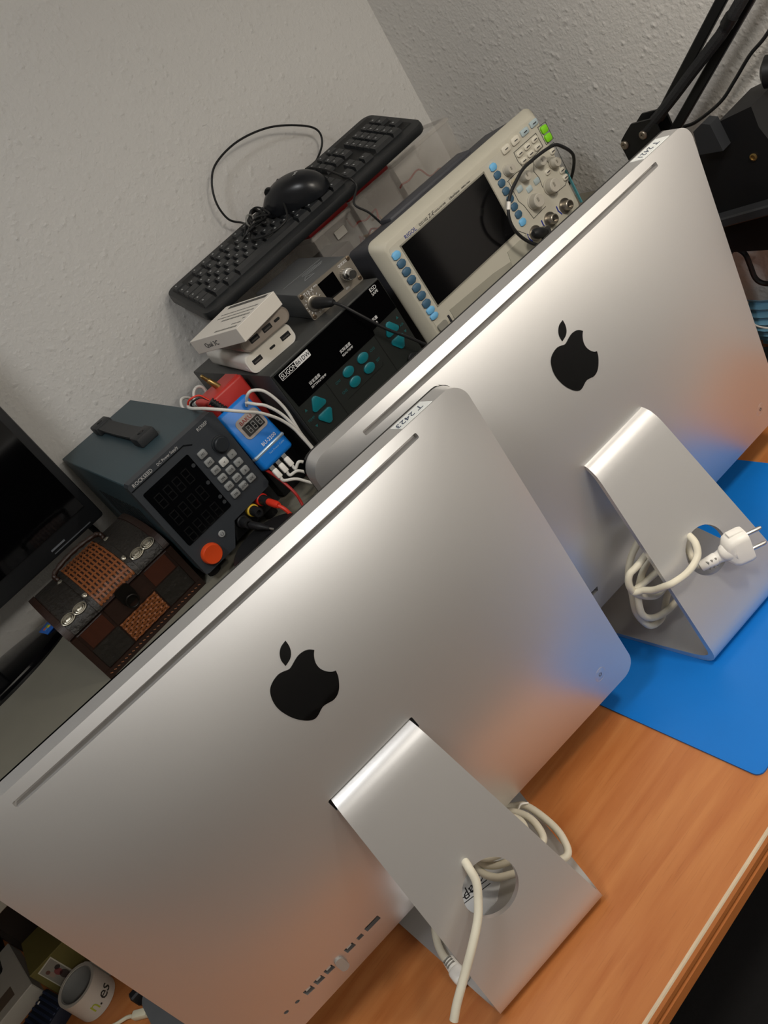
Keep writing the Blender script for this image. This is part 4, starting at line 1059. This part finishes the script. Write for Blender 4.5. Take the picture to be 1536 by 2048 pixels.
def mouse():
    M = KM @ Matrix.Translation((.010, -.004, .0142)) @ Matrix.Rotation(math.radians(-44), 4, 'Z')
    t = place(thing('computer_mouse', 'black wired mouse resting upside on the keyboard with its cable looping up the wall', 'mouse'), M)
    t['label'] = 'black wired mouse resting on the keyboard, its cable looping up the wall'
    sk = mat('mouse_black', '15171b', .3, var=.06); 
    bm = bmn(); n = 40
    def outl(k):
        o = []
        for i in range(n):
            a = 2 * PI * i / n; c, s = math.cos(a), math.sin(a)
            o.append((.053 * (abs(c) ** .85) * (1 if c > 0 else -1), (.029 + .002 * c) * (abs(s) ** .85) * (1 if s > 0 else -1)))
        return o
    prev = None
    for k in range(0, 13):
        q = k / 12; sc = math.cos(q * PI / 2 * .985) ** .75; h = .036 * math.sin(q * PI / 2)
        rg = [bm.verts.new((x * sc + .004 * q, y * sc, h * (1 - .16 * ((x / .053) * sc) ** 2))) for x, y in outl(0)]
        if prev: bridge(bm, prev, rg)
        else: bm.faces.new(rg[::-1])
        prev = rg
    bm.faces.new(prev); finish('shell', bm, sk, t, 60)
    bm = bmn(); revolve(bm, (-.030, -.0025, .0255), (0, 1, 0), [(0, .0066), (.001, .0074), (.004, .0074), (.005, .0066)], 20); finish('scroll_wheel', bm, DEEP, t)
    text('lettering', 'logi', .0075, (.020, -.006, .0365), GREY_TXT, t, (0, .12, PI / 2))
    Mi = M.inverted()
    kp = lambda x, y, z: Mi @ (KM @ Vector((x, y, z)))
    wp = lambda x, y, z: Mi @ Vector((x, y, z))
    cm = mat('thin_black_cable', '141516', .5)
    bm = bmn(); tube(bm, [kp(.036, .010, .026), kp(.0477, .0136, .030), kp(.058, .010, .030), kp(.0655, -.020, .024), kp(.0640, -.060, .019), kp(.0660, -.0740, .015), kp(.065, -.080, .004), wp(.5480, .4780, .4900), wp(.5560, .470, .470), wp(.5640, .468, .445)], .0016, 8, 6); finish('cable', bm, cm, t)
    lp = [kp(.0700, .0560, .0150), wp(.6364, .655, .537), wp(.6614, .655, .5513), wp(.6660, .655, .5700), wp(.6450, .655, .5900), wp(.5982, .655, .6147), wp(.5428, .655, .6262), wp(.4951, .655, .6214), wp(.4713, .655, .6051), wp(.4583, .655, .5786), wp(.4594, .655, .5520), wp(.4713, .650, .5375), kp(-.060, .032, .022), kp(-.050, .030, .022)]
    bm = bmn(); tube(bm, lp, .0016, 8, 6); finish('cable', bm, cm, t)
    # bundled slack
    random.seed(3)
    for k in range(4):
        c = Vector((-.058 + .004 * k, .018 - .004 * k, .022 + .003 * k)); a0 = .6 + .35 * k; pts = []
        for j in range(17):
            a = 2 * PI * j / 16; e = Vector((math.cos(a) * (.030 - .003 * k), math.sin(a) * .011, .004 * math.sin(2 * a + k)))
            e.rotate(Matrix.Rotation(a0, 3, 'Z')); pts.append(kp(*(c + e)))
        bm = bmn(); tube(bm, pts, .0015, 7, 3); finish('cable_coil', bm, cm, t)
    bm = bmn(); tube(bm, [kp(-.045, .024, .024), kp(-.020, .012, .032), kp(.006, .014, .046), kp(.004, .008, .044), kp(-.012, -.014, .030), kp(-.030, -.040, .020), kp(-.055, -.040, .018), kp(-.075, -.026, .019), kp(-.080, -.008, .020), kp(-.062, .008, .022)], .0015, 7, 6); finish('cable', bm, cm, t)
    bm = bmn(); tube(bm, [kp(-.057 + .0075 * math.cos(a), .021 + .004 * math.cos(a), .027 + .0075 * math.sin(a)) for a in [2 * PI * k / 12 for k in range(13)]], .0013, 6, 0); finish('twist_tie', bm, mat('grey_twist_tie', '8a8a86', .5), t)
mouse()

# ------------------------------------------------------------------ plastic boxes behind the instruments
CLEAR = mat('clear_plastic', 'd9d5ce', .12, 0, .02, 20, alpha=.16, spec=.6)
CLEAR2 = mat('hazy_plastic', 'cfcac2', .25, 0, .06, 30, alpha=.24, spec=.5)
def clear_box(name, label, x0, x1, y0, y1, h, yaw, lid, m):
    cx, cy = (x0 + x1) / 2, (y0 + y1) / 2
    t = thing(name, label, 'box', (cx, cy, SH), yaw)
    W, D = x1 - x0, y1 - y0; th = .0016; hb = h - (.010 if lid else 0)
    def wall(nm, lo, hi):
        bm = bmn(); b = [bm.verts.new(v) for v in lo]; c = [bm.verts.new(v) for v in hi]
        bm.faces.new(b[::-1]); bm.faces.new(c); bridge(bm, b, c); finish(nm, bm, m, t, 0)
    k = .93
    def rect(w_, d_, z): return [(-w_ / 2, -d_ / 2, z), (w_ / 2, -d_ / 2, z), (w_ / 2, d_ / 2, z), (-w_ / 2, d_ / 2, z)]
    bm = bmn()
    ob, ot, it, ib = rect(W * k, D * k, .0005), rect(W, D, hb), rect(W - 2 * th, D - 2 * th, hb), rect(W * k - 2 * th, D * k - 2 * th, .0005 + th)
    R_ = [[bm.verts.new(p) for p in q] for q in (ob, ot, it, ib)]
    bm.faces.new(R_[0][::-1]); bridge(bm, R_[0], R_[1]); bridge(bm, R_[1], R_[2]); bridge(bm, R_[2], R_[3]); bm.faces.new(R_[3])
    finish('tub', bm, m, t, 30)
    bm = bmn()
    for s_ in (-1, 1): box(bm, (0, s_ * (D / 2 + .0012), hb - .004), (W + .003, .0024, .005), .0006, 1); box(bm, (s_ * (W / 2 + .0012), 0, hb - .004), (.0024, D, .005), .0006, 1)
    finish('rim', bm, m, t, 30)
    if lid:
        bm = bmn(); box(bm, (0, 0, hb + .0048), (W + .005, D + .004, .0094), .002, 2); finish('lid', bm, mat('red_lid', '9c1517', .4, var=.06), t)
    return t
clear_box('storage_box', 'clear plastic box with red lid behind the soldering controller, leftmost under the keyboard', .3985, .4880, .592, .676, .197, 0, True, CLEAR)
bx = clear_box('storage_box', 'clear plastic box with red lid and a white label, middle one under the keyboard', .4915, .5665, .530, .650, .2065, 0, True, CLEAR)
bm = bmn(); prism(bm, rrect(.006, .176, .020, .012, .0012, 3), -.0625, -.0605); finish('label_sticker', bm, mat('grey_label', 'a09c94', .6), bx, 0)
clear_box('storage_box', 'clear plastic box with red lid nearest the oscilloscope under the keyboard', .5745, .6560, .530, .650, .2095, 0, True, CLEAR)
clear_box('storage_box', 'open hazy plastic tub without lid in the corner behind the oscilloscope', .672, .800, .540, .650, .200, 0, False, CLEAR2)
def module(name, label, loc, size, m, yaw=0):
    t = thing(name, label, 'electronics', loc, yaw)
    bm = bmn(); box(bm, (0, 0, size[2] / 2), size, .003, 2); finish('case', bm, m, t)
    bm = bmn()
    for k in range(4): box(bm, (0, -size[1] / 2 - .0004, size[2] * (.25 + .16 * k)), (size[0] * .7, .0016, .003))
    finish('fin', bm, BLACK, t, 0)
module('power_adapter', 'dark brown adapter inside the middle red-lidded box', (.5290, .590, SH + .003), (.054, .070, .150), mat('brown_adapter', '3a2a25', .5))
module('power_adapter', 'dark grey adapter inside the leftmost red-lidded box', (.4430, .634, SH + .003), (.064, .055, .14), mat('grey_adapter', '3b3634', .5))
def wires(name, label, c, R, H, m, seed, group=None, r=.0016):
    random.seed(seed)
    t = thing(name, label, 'cable', (c[0], c[1], c[2]), group=group)
    pts = []; a = random.random() * 6
    for k in range(46):
        a += .55 + random.random() * .35; rr = .6 + .38 * random.random()
        pts.append((R[0] * rr * math.cos(a), R[1] * rr * math.sin(a), r + .003 + H * k / 46 + random.random() * H * .12))
    bm = bmn(); tube(bm, pts, r, 6, 4); finish('wire', bm, m, t)
wires('wire_tangle', 'tangled red wire inside the box nearest the oscilloscope', (.615, .590, SH), (.027, .040), .15, mat('red_wire', '9a2a24', .5), 4)
wires('wire_tangle', 'pale tangled wire inside the box nearest the oscilloscope', (.615, .590, SH), (.028, .042), .13, mat('tan_wire', 'b39a80', .5), 5)
wires('wire_tangle', 'dark tangled wire inside the open corner tub', (.736, .595, SH), (.044, .034), .12, mat('mauve_wire', '6d5a62', .5), 6)
wires('wire_tangle', 'thin red wire inside the open corner tub', (.736, .595, SH), (.046, .036), .14, mat('red_wire', '9a2a24', .5), 9)

# ------------------------------------------------------------------ monitor at the left
def monitor():
    t = thing('monitor', 'black monitor with a glossy oval base at the left edge of the shelf', 'monitor', (-.235, .60, SH), 0)
    gl = mat('piano_black', '08080a', .10, 0, .02, 30, coat=.3)
    W, H = .535, .335; zb = .090
    bm = bmn(); box(bm, (0, -.010, zb + H / 2), (W, .030, H), .004, 2); finish('cabinet', bm, BLACK, t)
    bm = bmn(); box(bm, (0, .014, zb + H / 2), (W * .6, .020, H * .6), .006, 2); finish('rear_cover', bm, BLACK, t)
    bm = bmn(); box(bm, (0, -.0258, zb + H / 2 + .010), (W - .024, .0016, H - .036)); finish('screen', bm, GLASSBLK, t, 0)
    bm = bmn(); box(bm, (W / 2 - .05, -.0256, zb + .006), (.060, .0012, .0012)); finish('button_strip', bm, mat('button_mark_grey', '55585c', .5), t, 0)
    bm = bmn(); box(bm, (W / 2 - .070, -.0256, zb + .0115), (.022, .0012, .0022)); finish('badge', bm, mat('badge_grey', '6a6d72', .4), t, 0)
    bm = bmn()
    prev = None
    for z, k in ((0, 1), (.004, 1.0), (.010, .96), (.013, .80), (.0145, .4)):
        rg = [bm.verts.new((.140 * k * math.cos(a), .022 + .056 * k * math.sin(a), z)) for a in [2 * PI * i / 56 for i in range(56)]]
        if prev: bridge(bm, prev, rg)
        else: bm.faces.new(rg[::-1])
        prev = rg
    bm.faces.new(prev); finish('base', bm, gl, t, 40)
    bm = bmn(); box(bm, (0, .032, .085), (.060, .022, .145), .006, 2); finish('neck', bm, BLACK, t)
    # blue sticker with four-colour window flag
    M = Matrix.Translation((.112, .0195, .0118)) @ Matrix.Rotation(.25, 4, 'Z') @ Matrix.Rotation(-.06, 4, 'Y')
    bm = bmn(); box(bm, (0, 0, .0012), (.0180, .0290, .0024), .0006, 1); s_ = finish('blue_sticker', bm, mat('blue_sticker_print', '1c63c0', .35), t, 30, M); s_['label'] = 'small blue sticker with a four colour flag'
    for dx, dy, c in ((-.0026, .0032, 'd8632e'), (.0026, .0032, '7fae3a'), (-.0026, -.0022, '3f8fd8'), (.0026, -.0022, 'e3bd2e')):
        bm = bmn(); box(bm, (dx, dy, .0026), (.0046, .0048, .0004)); finish('flag_pane', bm, mat('flag_' + c, c, .4), s_, 0, M)
    c = thing('monitor_cable', 'black cable dropping behind the right end of the monitor to the shelf', 'cable', (0, 0, 0))
    bm = bmn(); tube(bm, [(-.06, .632, .43), (-.01, .640, .40), (.012, .640, .36), (.010, .636, .318), (-.008, .630, .293), (-.04, .636, .2895), (-.080, .652, .2895)], .0042, 10, 6); finish('sheath', bm, BLACK, c)
monitor()

# ------------------------------------------------------------------ articulated arm at the right
def arm():
    t = thing('articulated_arm', 'black articulated arm with twin bars clamped at the side wall', 'lamp arm', (.82, .25, SH), 0)
    o = Vector((.82, .25, SH)); v = lambda x, y, z: Vector((x, y, z)) - o
    am = mat('arm_black', '101112', .45, .1)
    poly = [(.2464, .3853), (.2331, .3945), (.2030, .3938), (.1975, .3891), (.1965, .3687), (.2320, .3504), (.2340, .3000), (.2560, .3000), (.2579, .3473), (.2601, .3673), (.2569, .3773)]
    for x in (.808, .832):
        bm = bmn(); a = [bm.verts.new(v(x - .0015, y, z)) for y, z in poly]; b = [bm.verts.new(v(x + .0015, y, z)) for y, z in poly]
        bm.faces.new(a); bm.faces.new(b[::-1]); bridge(bm, a, b); finish('bracket_plate', bm, am, t, 30)
    for y, z in ((.2533, .371), (.2205, .3775)):
        bm = bmn(); revolve(bm, v(.8062, y, z), (-1, 0, 0), [(0, .0055), (.002, .0055), (.003, .0045), (.003, .0022), (.0015, .0020)], 18); finish('pivot_bolt', bm, mat('bolt_steel', '8f8578', .35, .8), t)
        bm = bmn(); cyl(bm, v(.806, y, z), v(.834, y, z), .0032, n=12); finish('pivot_pin', bm, am, t)
    def bar(x, a, b, w_, nm='bar'):
        a = Vector((x, *a)); b = Vector((x, *b)); d = b - a; bm = bmn(); box(bm, (0, 0, 0), (.008, d.length, w_), .0012, 1)
        M = Matrix.Translation((a + b) / 2 - o) @ Matrix.Rotation(math.atan2(d.z, d.y), 4, 'X'); finish(nm, bm, am, t, 30, M)
    bar(.820, (.2010, .3870), (-.220, .7300), .0120)
    bar(.830, (.1985, .3600), (-.220, .6960), .0120)
    bm = bmn(); tube(bm, [v(.812, .222, .378), v(.813, .175, .404), v(.815, .1361, .4276), v(.8155, .0933, .4529), v(.816, .0712, .4680), v(.82, -.02, .540)], .0068, 10, 5); finish('braided_sleeve', bm, mat('braided_black', '1b1c1e', .7, var=.3, nscale=300, bump=.4, bscale=900), t)
    bm = bmn(); revolve(bm, v(.8150, .0740, .4660), (0, -.55, .42), [(0, .0076), (.012, .0076)], 14); finish('sleeve_tie', bm, am, t)
    bm = bmn(); cyl(bm, v(.82, .245, .287), v(.82, .245, .352), .0085, n=18); finish('post', bm, am, t)
    bm = bmn(); box(bm, v(.82, .262, .2925), (.05, .044, .015), .002, 1); finish('clamp', bm, am, t)
    bm = bmn(); revolve(bm, v(.828, .062, .402), (.3, -1, -.25), [(0, .008), (.004, .017), (.022, .018), (.026, .012)], 18); finish('adjusting_knob', bm, am, t)
    # unseen upper segment and shade, added around the fill light set up above
    hp = Vector((.54, -.46, .96)); hd = (Vector((.88, -.46, .34)) - hp).normalized(); hx, hy = frame_of(hd)
    bm = bmn(); cyl(bm, v(.825, -.215, .712), hp - hd * .11 - o, .007, n=12); finish('bar', bm, am, t)
    bm = bmn(); revolve(bm, v(.812, -.215, .712), (1, 0, 0), [(0, .020), (.026, .020)], 20); finish('added_elbow', bm, am, t)
    bm = bmn(); R4 = [ring(bm, hp + hd * k - o, hx, hy, r_, 36) for k, r_ in ((-.003, .092), (-.090, .036), (-.115, .020), (-.112, .018), (-.089, .033), (-.003, .089))]
    for p_, q_ in zip(R4, R4[1:] + R4[:1]): bridge(bm, p_, q_)
    finish('added_fill_shade', bm, am, t)
    c = thing('arm_cable', 'thin black cable rising along the side wall beside the articulated arm', 'cable', (0, 0, 0))
    bm = bmn(); tube(bm, [(.855, .262, .287), (.860, .250, .310), (.860, .235, .340), (.860, .2148, .3520), (.860, .1873, .3543), (.860, .1452, .3703), (.860, .1173, .3911), (.860, .0902, .4134), (.860, .0624, .4306), (.860, .02, .47), (.862, -.05, .56)], .0022, 8, 6); finish('sheath', bm, BLACK, c)
arm()
def equipment():
    t = thing('equipment_case', 'large black metal equipment case at the right edge behind the farther computer', 'equipment', (.815, .17, 0), 0)
    o = Vector((.815, .17, 0)); cs = mat('satin_black_metal', '121315', .5, .2, .08)
    poly = [(.1560, .3350), (.1076, .3735), (.0624, .3814), (.0615, .3564), (.0450, .3140), (.0450, .1977), (.1560, .2034)]
    bm = bmn(); a = [bm.verts.new(Vector((.795, y, z)) - o) for y, z in poly]; b = [bm.verts.new(Vector((.868, y, z)) - o) for y, z in poly]
    bm.faces.new(a); bm.faces.new(b[::-1]); bridge(bm, a, b); finish('case', bm, cs, t, 30)
    poly = [(.1289, .3766), (.1150, .3835), (.1050, .3800), (.1004, .3462), (.1321, .3479)]
    bm = bmn(); a = [bm.verts.new(Vector((.778, y, z)) - o) for y, z in poly]; b = [bm.verts.new(Vector((.7955, y, z)) - o) for y, z in poly]
    bm.faces.new(a); bm.faces.new(b[::-1]); bridge(bm, a, b); finish('side_pad', bm, mat('dark_grey_pad', '26282b', .5), t, 30)
    bm = bmn(); box(bm, Vector((.786, .100, .2600)) - o, (.020, .11, .013), .002, 1, R=Matrix.Rotation(-.12, 3, 'X')); finish('ledge', bm, mat('dark_grey_pad', '26282b', .5), t, 30)
    bm = bmn(); revolve(bm, Vector((.7952, .0790, .3235)) - o, (-1, 0, 0), [(0, .0045), (.0015, .0045), (.002, .0030), (.0006, .0026)], 16); finish('screw', bm, BRASS, t)
    bm = bmn(); cyl(bm, Vector((.832, .200, .005)) - o, Vector((.832, .200, .30)) - o, .010, n=20); finish('post', bm, cs, t)
    bm = bmn(); box(bm, Vector((.832, .178, .29)) - o, (.026, .055, .03), .002, 1); finish('post_block', bm, cs, t)
    bm = bmn(); box(bm, (.010, .03, .006), (.045, .06, .0118), .003, 1); finish('foot_plate', bm, cs, t)
    c = thing('looped_cable', 'black cable looping below the equipment case at the right edge', 'cable', (0, 0, 0))
    bm = bmn(); tube(bm, [(.860, .205, .165), (.850, .1880, .1758), (.84, .1692, .1712), (.84, .1678, .1536), (.84, .1672, .1334), (.84, .1592, .1238), (.84, .1446, .1234), (.84, .12, .135), (.845, .09, .160), (.85, .075, .197)], .0038, 8, 6); finish('sheath', bm, BLACK, c)
    m = thing('face_mask', 'light blue pleated face mask lying against the side wall at the right edge', 'mask', (.864, .190, 0), 0)
    bm = bmn(); prev = None
    for k in range(15):
        q = k / 14; x = (.006 if k % 2 else 0) - .012 * math.sin(q * PI)
        rg = [bm.verts.new((x + dx, y, .003 + .078 * q)) for dx, y in ((0, .022), (-.004, 0), (0, -.10), (.0012, -.10), (-.0028, 0), (.0012, .022))]
        if prev: bridge(bm, prev, rg)
        else: bm.faces.new(rg[::-1])
        prev = rg
    bm.faces.new(prev); finish('fabric', bm, mat('sky_blue_fabric', '79b4d4', .7, var=.05), m, 30)
    bm = bmn(); tube(bm, [(-.006, .018, .060), (-.018, .010, .052), (-.022, -.008, .048), (-.022, -.030, .046)], .0014, 6, 6); finish('ear_loop', bm, WHITE, m)
equipment()

# ------------------------------------------------------------------ small things on the desk at the lower left
def clutter():
    t = thing('photo_box', 'olive cardboard box with a small picture card on its front, lower left', 'box', (-.392, .478, 0), -.04)
    ol = mat('olive_card', '6d6536', .6, var=.08)
    bm = bmn(); box(bm, (.010, 0, .026), (.085, .066, .0518), .0008, 1); finish('carton', bm, ol, t, 0)
    bm = bmn(); prism(bm, [(-.0235, .0065), (-.0005, .0085), (-.0015, .0505), (-.0245, .0465)], -.0340, -.0328); o = finish('picture_card', bm, mat('card_border', 'c9c5b4', .6), t, 0); o['label'] = 'small printed picture of two people'
    bm = bmn(); prism(bm, [(-.0222, .0082), (-.0020, .0100), (-.0028, .0488), (-.0232, .0452)], -.0343, -.0338); finish('picture_ground', bm, mat('picture_grey', '8f8b80', .6), o, 0)
    for px, pz, rx, rz, c in ((-.0080, .0180, .0050, .0075, '4a3f3c'), (-.0100, .0270, .0042, .0060, '8c4a4a'), (-.0065, .0330, .0034, .0034, '3b3532'), (-.0175, .0370, .0026, .0030, '6a4a40'), (-.0165, .0300, .0030, .0050, 'a08a7c')):
        bm = bmn(); prism(bm, ngon(px, pz, 1, 16, 0, rx, rz), -.0346, -.0340); finish('picture_figure', bm, mat('pic_' + c, c, .6), o, 0)
    t = thing('white_carton', 'flat white carton under the shelf at the left edge of the desk', 'box', (-.500, .520, 0), .12)
    bm = bmn(); box(bm, (.006, 0, .0125), (.095, .110, .0250), .001, 1); finish('carton', bm, mat('greyish_white_card', 'bdb8ac', .6), t, 0)
    bm = bmn(); box(bm, (.006, -.030, .0251), (.05, .02, .0003)); finish('printed_patch', bm, mat('brown_patch', '6e5f50', .6), t, 0)
    # tape roll
    t = thing('tape_roll', 'roll of white printed packing tape standing on the desk, lower left', 'tape', (-.3850, .3830, 0), .3)
    bm = bmn(); prev = None; n = 40
    R0, R1, h = .0262, .0225, .038
    rings_ = [[bm.verts.new((r_ * math.cos(2 * PI * i / n), r_ * math.sin(2 * PI * i / n), z)) for i in range(n)] for r_, z in ((R0, .0005), (R0, h), (R1, h), (R1, .0005))]
    for a, b in zip(rings_, rings_[1:] + rings_[:1]): bridge(bm, a, b)
    finish('tape_winding', bm, mat('white_tape', 'c9c4ba', .35), t, 40)
    bm = bmn()
    rings_ = [[bm.verts.new((r_ * math.cos(2 * PI * i / n), r_ * math.sin(2 * PI * i / n), z)) for i in range(n)] for r_, z in ((R1 - .0001, .0005), (R1 - .0001, h - .0008), (R1 - .0016, h - .0008), (R1 - .0016, .0005))]
    for a, b in zip(rings_, rings_[1:] + rings_[:1]): bridge(bm, a, b)
    finish('tape_core', bm, mat('grey_core', '8f8f8c', .5), t, 40)
    for k, (ch, c) in enumerate((('n', 'a9b436'), ('.', '2a2a26'), ('e', '2a2a26'), ('s', '2a2a26'))):
        a = -1.95 + .36 * k - (.12 if k > 1 else 0)
        M = Matrix.Rotation(a + PI / 2, 4, 'Z') @ Matrix.Translation((-.003, -R0 - .0002, .010)) @ Matrix.Rotation(PI / 2, 4, 'X')
        text('lettering', ch, .021, None, mat('tape_ink_' + c, c, .6), t, M=M)
    bm = bmn(); pts = []
    for k in range(9):
        a = .5 - .1 * k; pts.append((a, R0 + .0004 + .0016 * max(0, k - 4) ** 1.2))
    prev = None
    for a, r_ in pts:
        rg = [bm.verts.new((r_ * math.cos(a) , r_ * math.sin(a), .0008)), bm.verts.new((r_ * math.cos(a), r_ * math.sin(a), h - .0005)), bm.verts.new(((r_ + .0006) * math.cos(a), (r_ + .0006) * math.sin(a), h - .0005)), bm.verts.new(((r_ + .0006) * math.cos(a), (r_ + .0006) * math.sin(a), .0008))]
        if prev: bridge(bm, prev, rg)
        else: bm.faces.new(rg)
        prev = rg
    bm.faces.new(prev[::-1]); finish('tape_end', bm, mat('white_tape', 'c9c4ba', .35), t, 40)
    # ribbed navy case
    t = thing('ribbed_case', 'dark navy ribbed case beside the tape roll at the bottom left', 'case', (-.4480, .4150, 0), .35)
    nv = mat('navy_fabric', '1b2233', .6, var=.15)
    bm = bmn(); box(bm, (0, 0, .011), (.062, .050, .0215), .003, 2); finish('case', bm, nv, t)
    for k in range(9):
        bm = bmn(); box(bm, (-.026 + .0065 * k, 0, .0222), (.0032, .047, .0018), .0006, 1); finish('rib', bm, mat('navy_rib', '2a3550', .5), t)
    bm = bmn(); box(bm, (.014, .0165, .0236), (.0036, .002, .0008)); finish('white_tag', bm, WHITE, t, 0)
    # white jar
    t = thing('white_jar', 'small white round jar in the bottom left corner', 'jar', (-.4860, .3850, 0), 0)
    bm = bmn(); revolve(bm, (0, 0, 0), (0, 0, 1), [(0, .020), (.002, .022), (.026, .022), (.027, .020)], 32); finish('jar', bm, mat('offwhite_plastic', 'b5b2ab', .4), t)
    bm = bmn(); revolve(bm, (0, 0, .0268), (0, 0, 1), [(0, .0228), (.009, .0228), (.012, .021), (.0135, .016), (.014, .004)], 32); finish('lid', bm, mat('lid_white', 'd2cfc8', .4), t)
    # grey tray with black catch, white plug
    t = thing('metal_tray', 'flat grey metal tray reaching under the nearer computer, lower left', 'tray', (-.236, .240, 0), 0)
    gm = mat('grey_tray_metal', '75787a', .45, .4)
    bm = bmn(); prismz(bm, rrect(0, 0, .205, .150, .020, 6), .0002, .0115); finish('tray', bm, gm, t, 30)
    bm = bmn(); box(bm, (-.0985, .0755, .011), (.020, .012, .018), .002, 1); finish('catch', bm, BLACK, t)
    bm = bmn(); line = [(-.060, -.060), (.05, -.030), (.09, .02)]
    tube(bm, [(a, b, .0117) for a, b in line], .0005, 6, 6); finish('scribed_line', bm, mat('tray_line', 'c9c9c6', .5), t)
    t = thing('white_connector', 'white cable connector lying on the wood left of the grey tray', 'connector', (-.3520, .3040, 0), -.75)
    bm = bmn(); box(bm, (.008, 0, .0048), (.022, .0095, .0085), .002, 2); finish('housing', bm, mat('yellowed_plastic', 'd8d2b8', .45), t)
    bm = bmn(); box(bm, (.0215, 0, .0048), (.006, .007, .004)); finish('contact_tip', bm, STEEL, t, 0)
    bm = bmn(); tube(bm, [(-.002, 0, .0045), (-.015, .001, .0035), (-.035, -.004, .003), (-.07, -.006, .003)], .0022, 8, 5); finish('lead', bm, mat('yellowed_plastic', 'd8d2b8', .45), t)
    t = thing('black_speaker', 'black boxy speaker in the dark under the shelf, left edge', 'speaker', (-.545, .600, 0), 0)
    bm = bmn(); box(bm, (0, 0, .095), (.15, .12, .19), .006, 2); finish('cabinet', bm, DEEP, t)
    bm = bmn(); box(bm, (0, -.0605, .095), (.13, .003, .17), .003, 1); finish('grille', bm, mat('grille_black', '101113', .8, bump=.5, bscale=900), t)
    # side neighbour: dark case near the speaker
    t = thing('dark_drawer', 'dark brown drawer unit standing on the desk under the shelf', 'drawer', (-.33, .620, 0), 0)
    dk = mat('dark_brown_laminate', '241d18', .5, var=.1)
    bm = bmn(); box(bm, (0, 0, .055), (.24, .10, .109), .002, 1); finish('body', bm, dk, t)
    bm = bmn(); box(bm, (0, -.052, .055), (.22, .004, .09), .001, 1); o = finish('drawer_front', bm, mat('brown_front', '2d2520', .45), t)
    bm = bmn(); revolve(bm, (.02, -.054, .055), (0, -1, 0), [(0, .004), (.008, .006), (.012, .005)], 16); finish('knob', bm, STEEL, o)
clutter()

# ------------------------------------------------------------------ black chair added to darken the space below the desk
def chair():
    t = thing('added_dark_chair', 'black chair added to darken the space below the front edge of the desk', 'chair', (.22, -.27, -.75), 0)
    fb = mat('black_upholstery', '0d0d0f', .85, var=.2, nscale=120, bump=.2, bscale=500)
    bm = bmn(); box(bm, (0, 0, .475), (.56, .52, .085), .035, 4); finish('seat', bm, fb, t)
    bm = bmn(); box(bm, (0, .245, .4335), (.5, .02, .02), .004, 1); finish('seat_piping', bm, mat('dark_grey_piping', '2a2c2c', .6), t)
    bm = bmn(); cyl(bm, (0, 0, .08), (0, 0, .43), .028, n=20); finish('column', bm, BLACK, t)
    for k in range(5):
        a = 2 * PI * k / 5 + .3; bm = bmn(); cyl(bm, (0, 0, .095), (.27 * math.cos(a), .27 * math.sin(a), .07), .022, .016, 12); finish('base_arm', bm, BLACK, t)
        bm = bmn(); cyl(bm, (.27 * math.cos(a) - .011, .27 * math.sin(a), .0301), (.27 * math.cos(a) + .011, .27 * math.sin(a), .0301), .03, n=18); finish('castor', bm, BLACK, t)
chair()
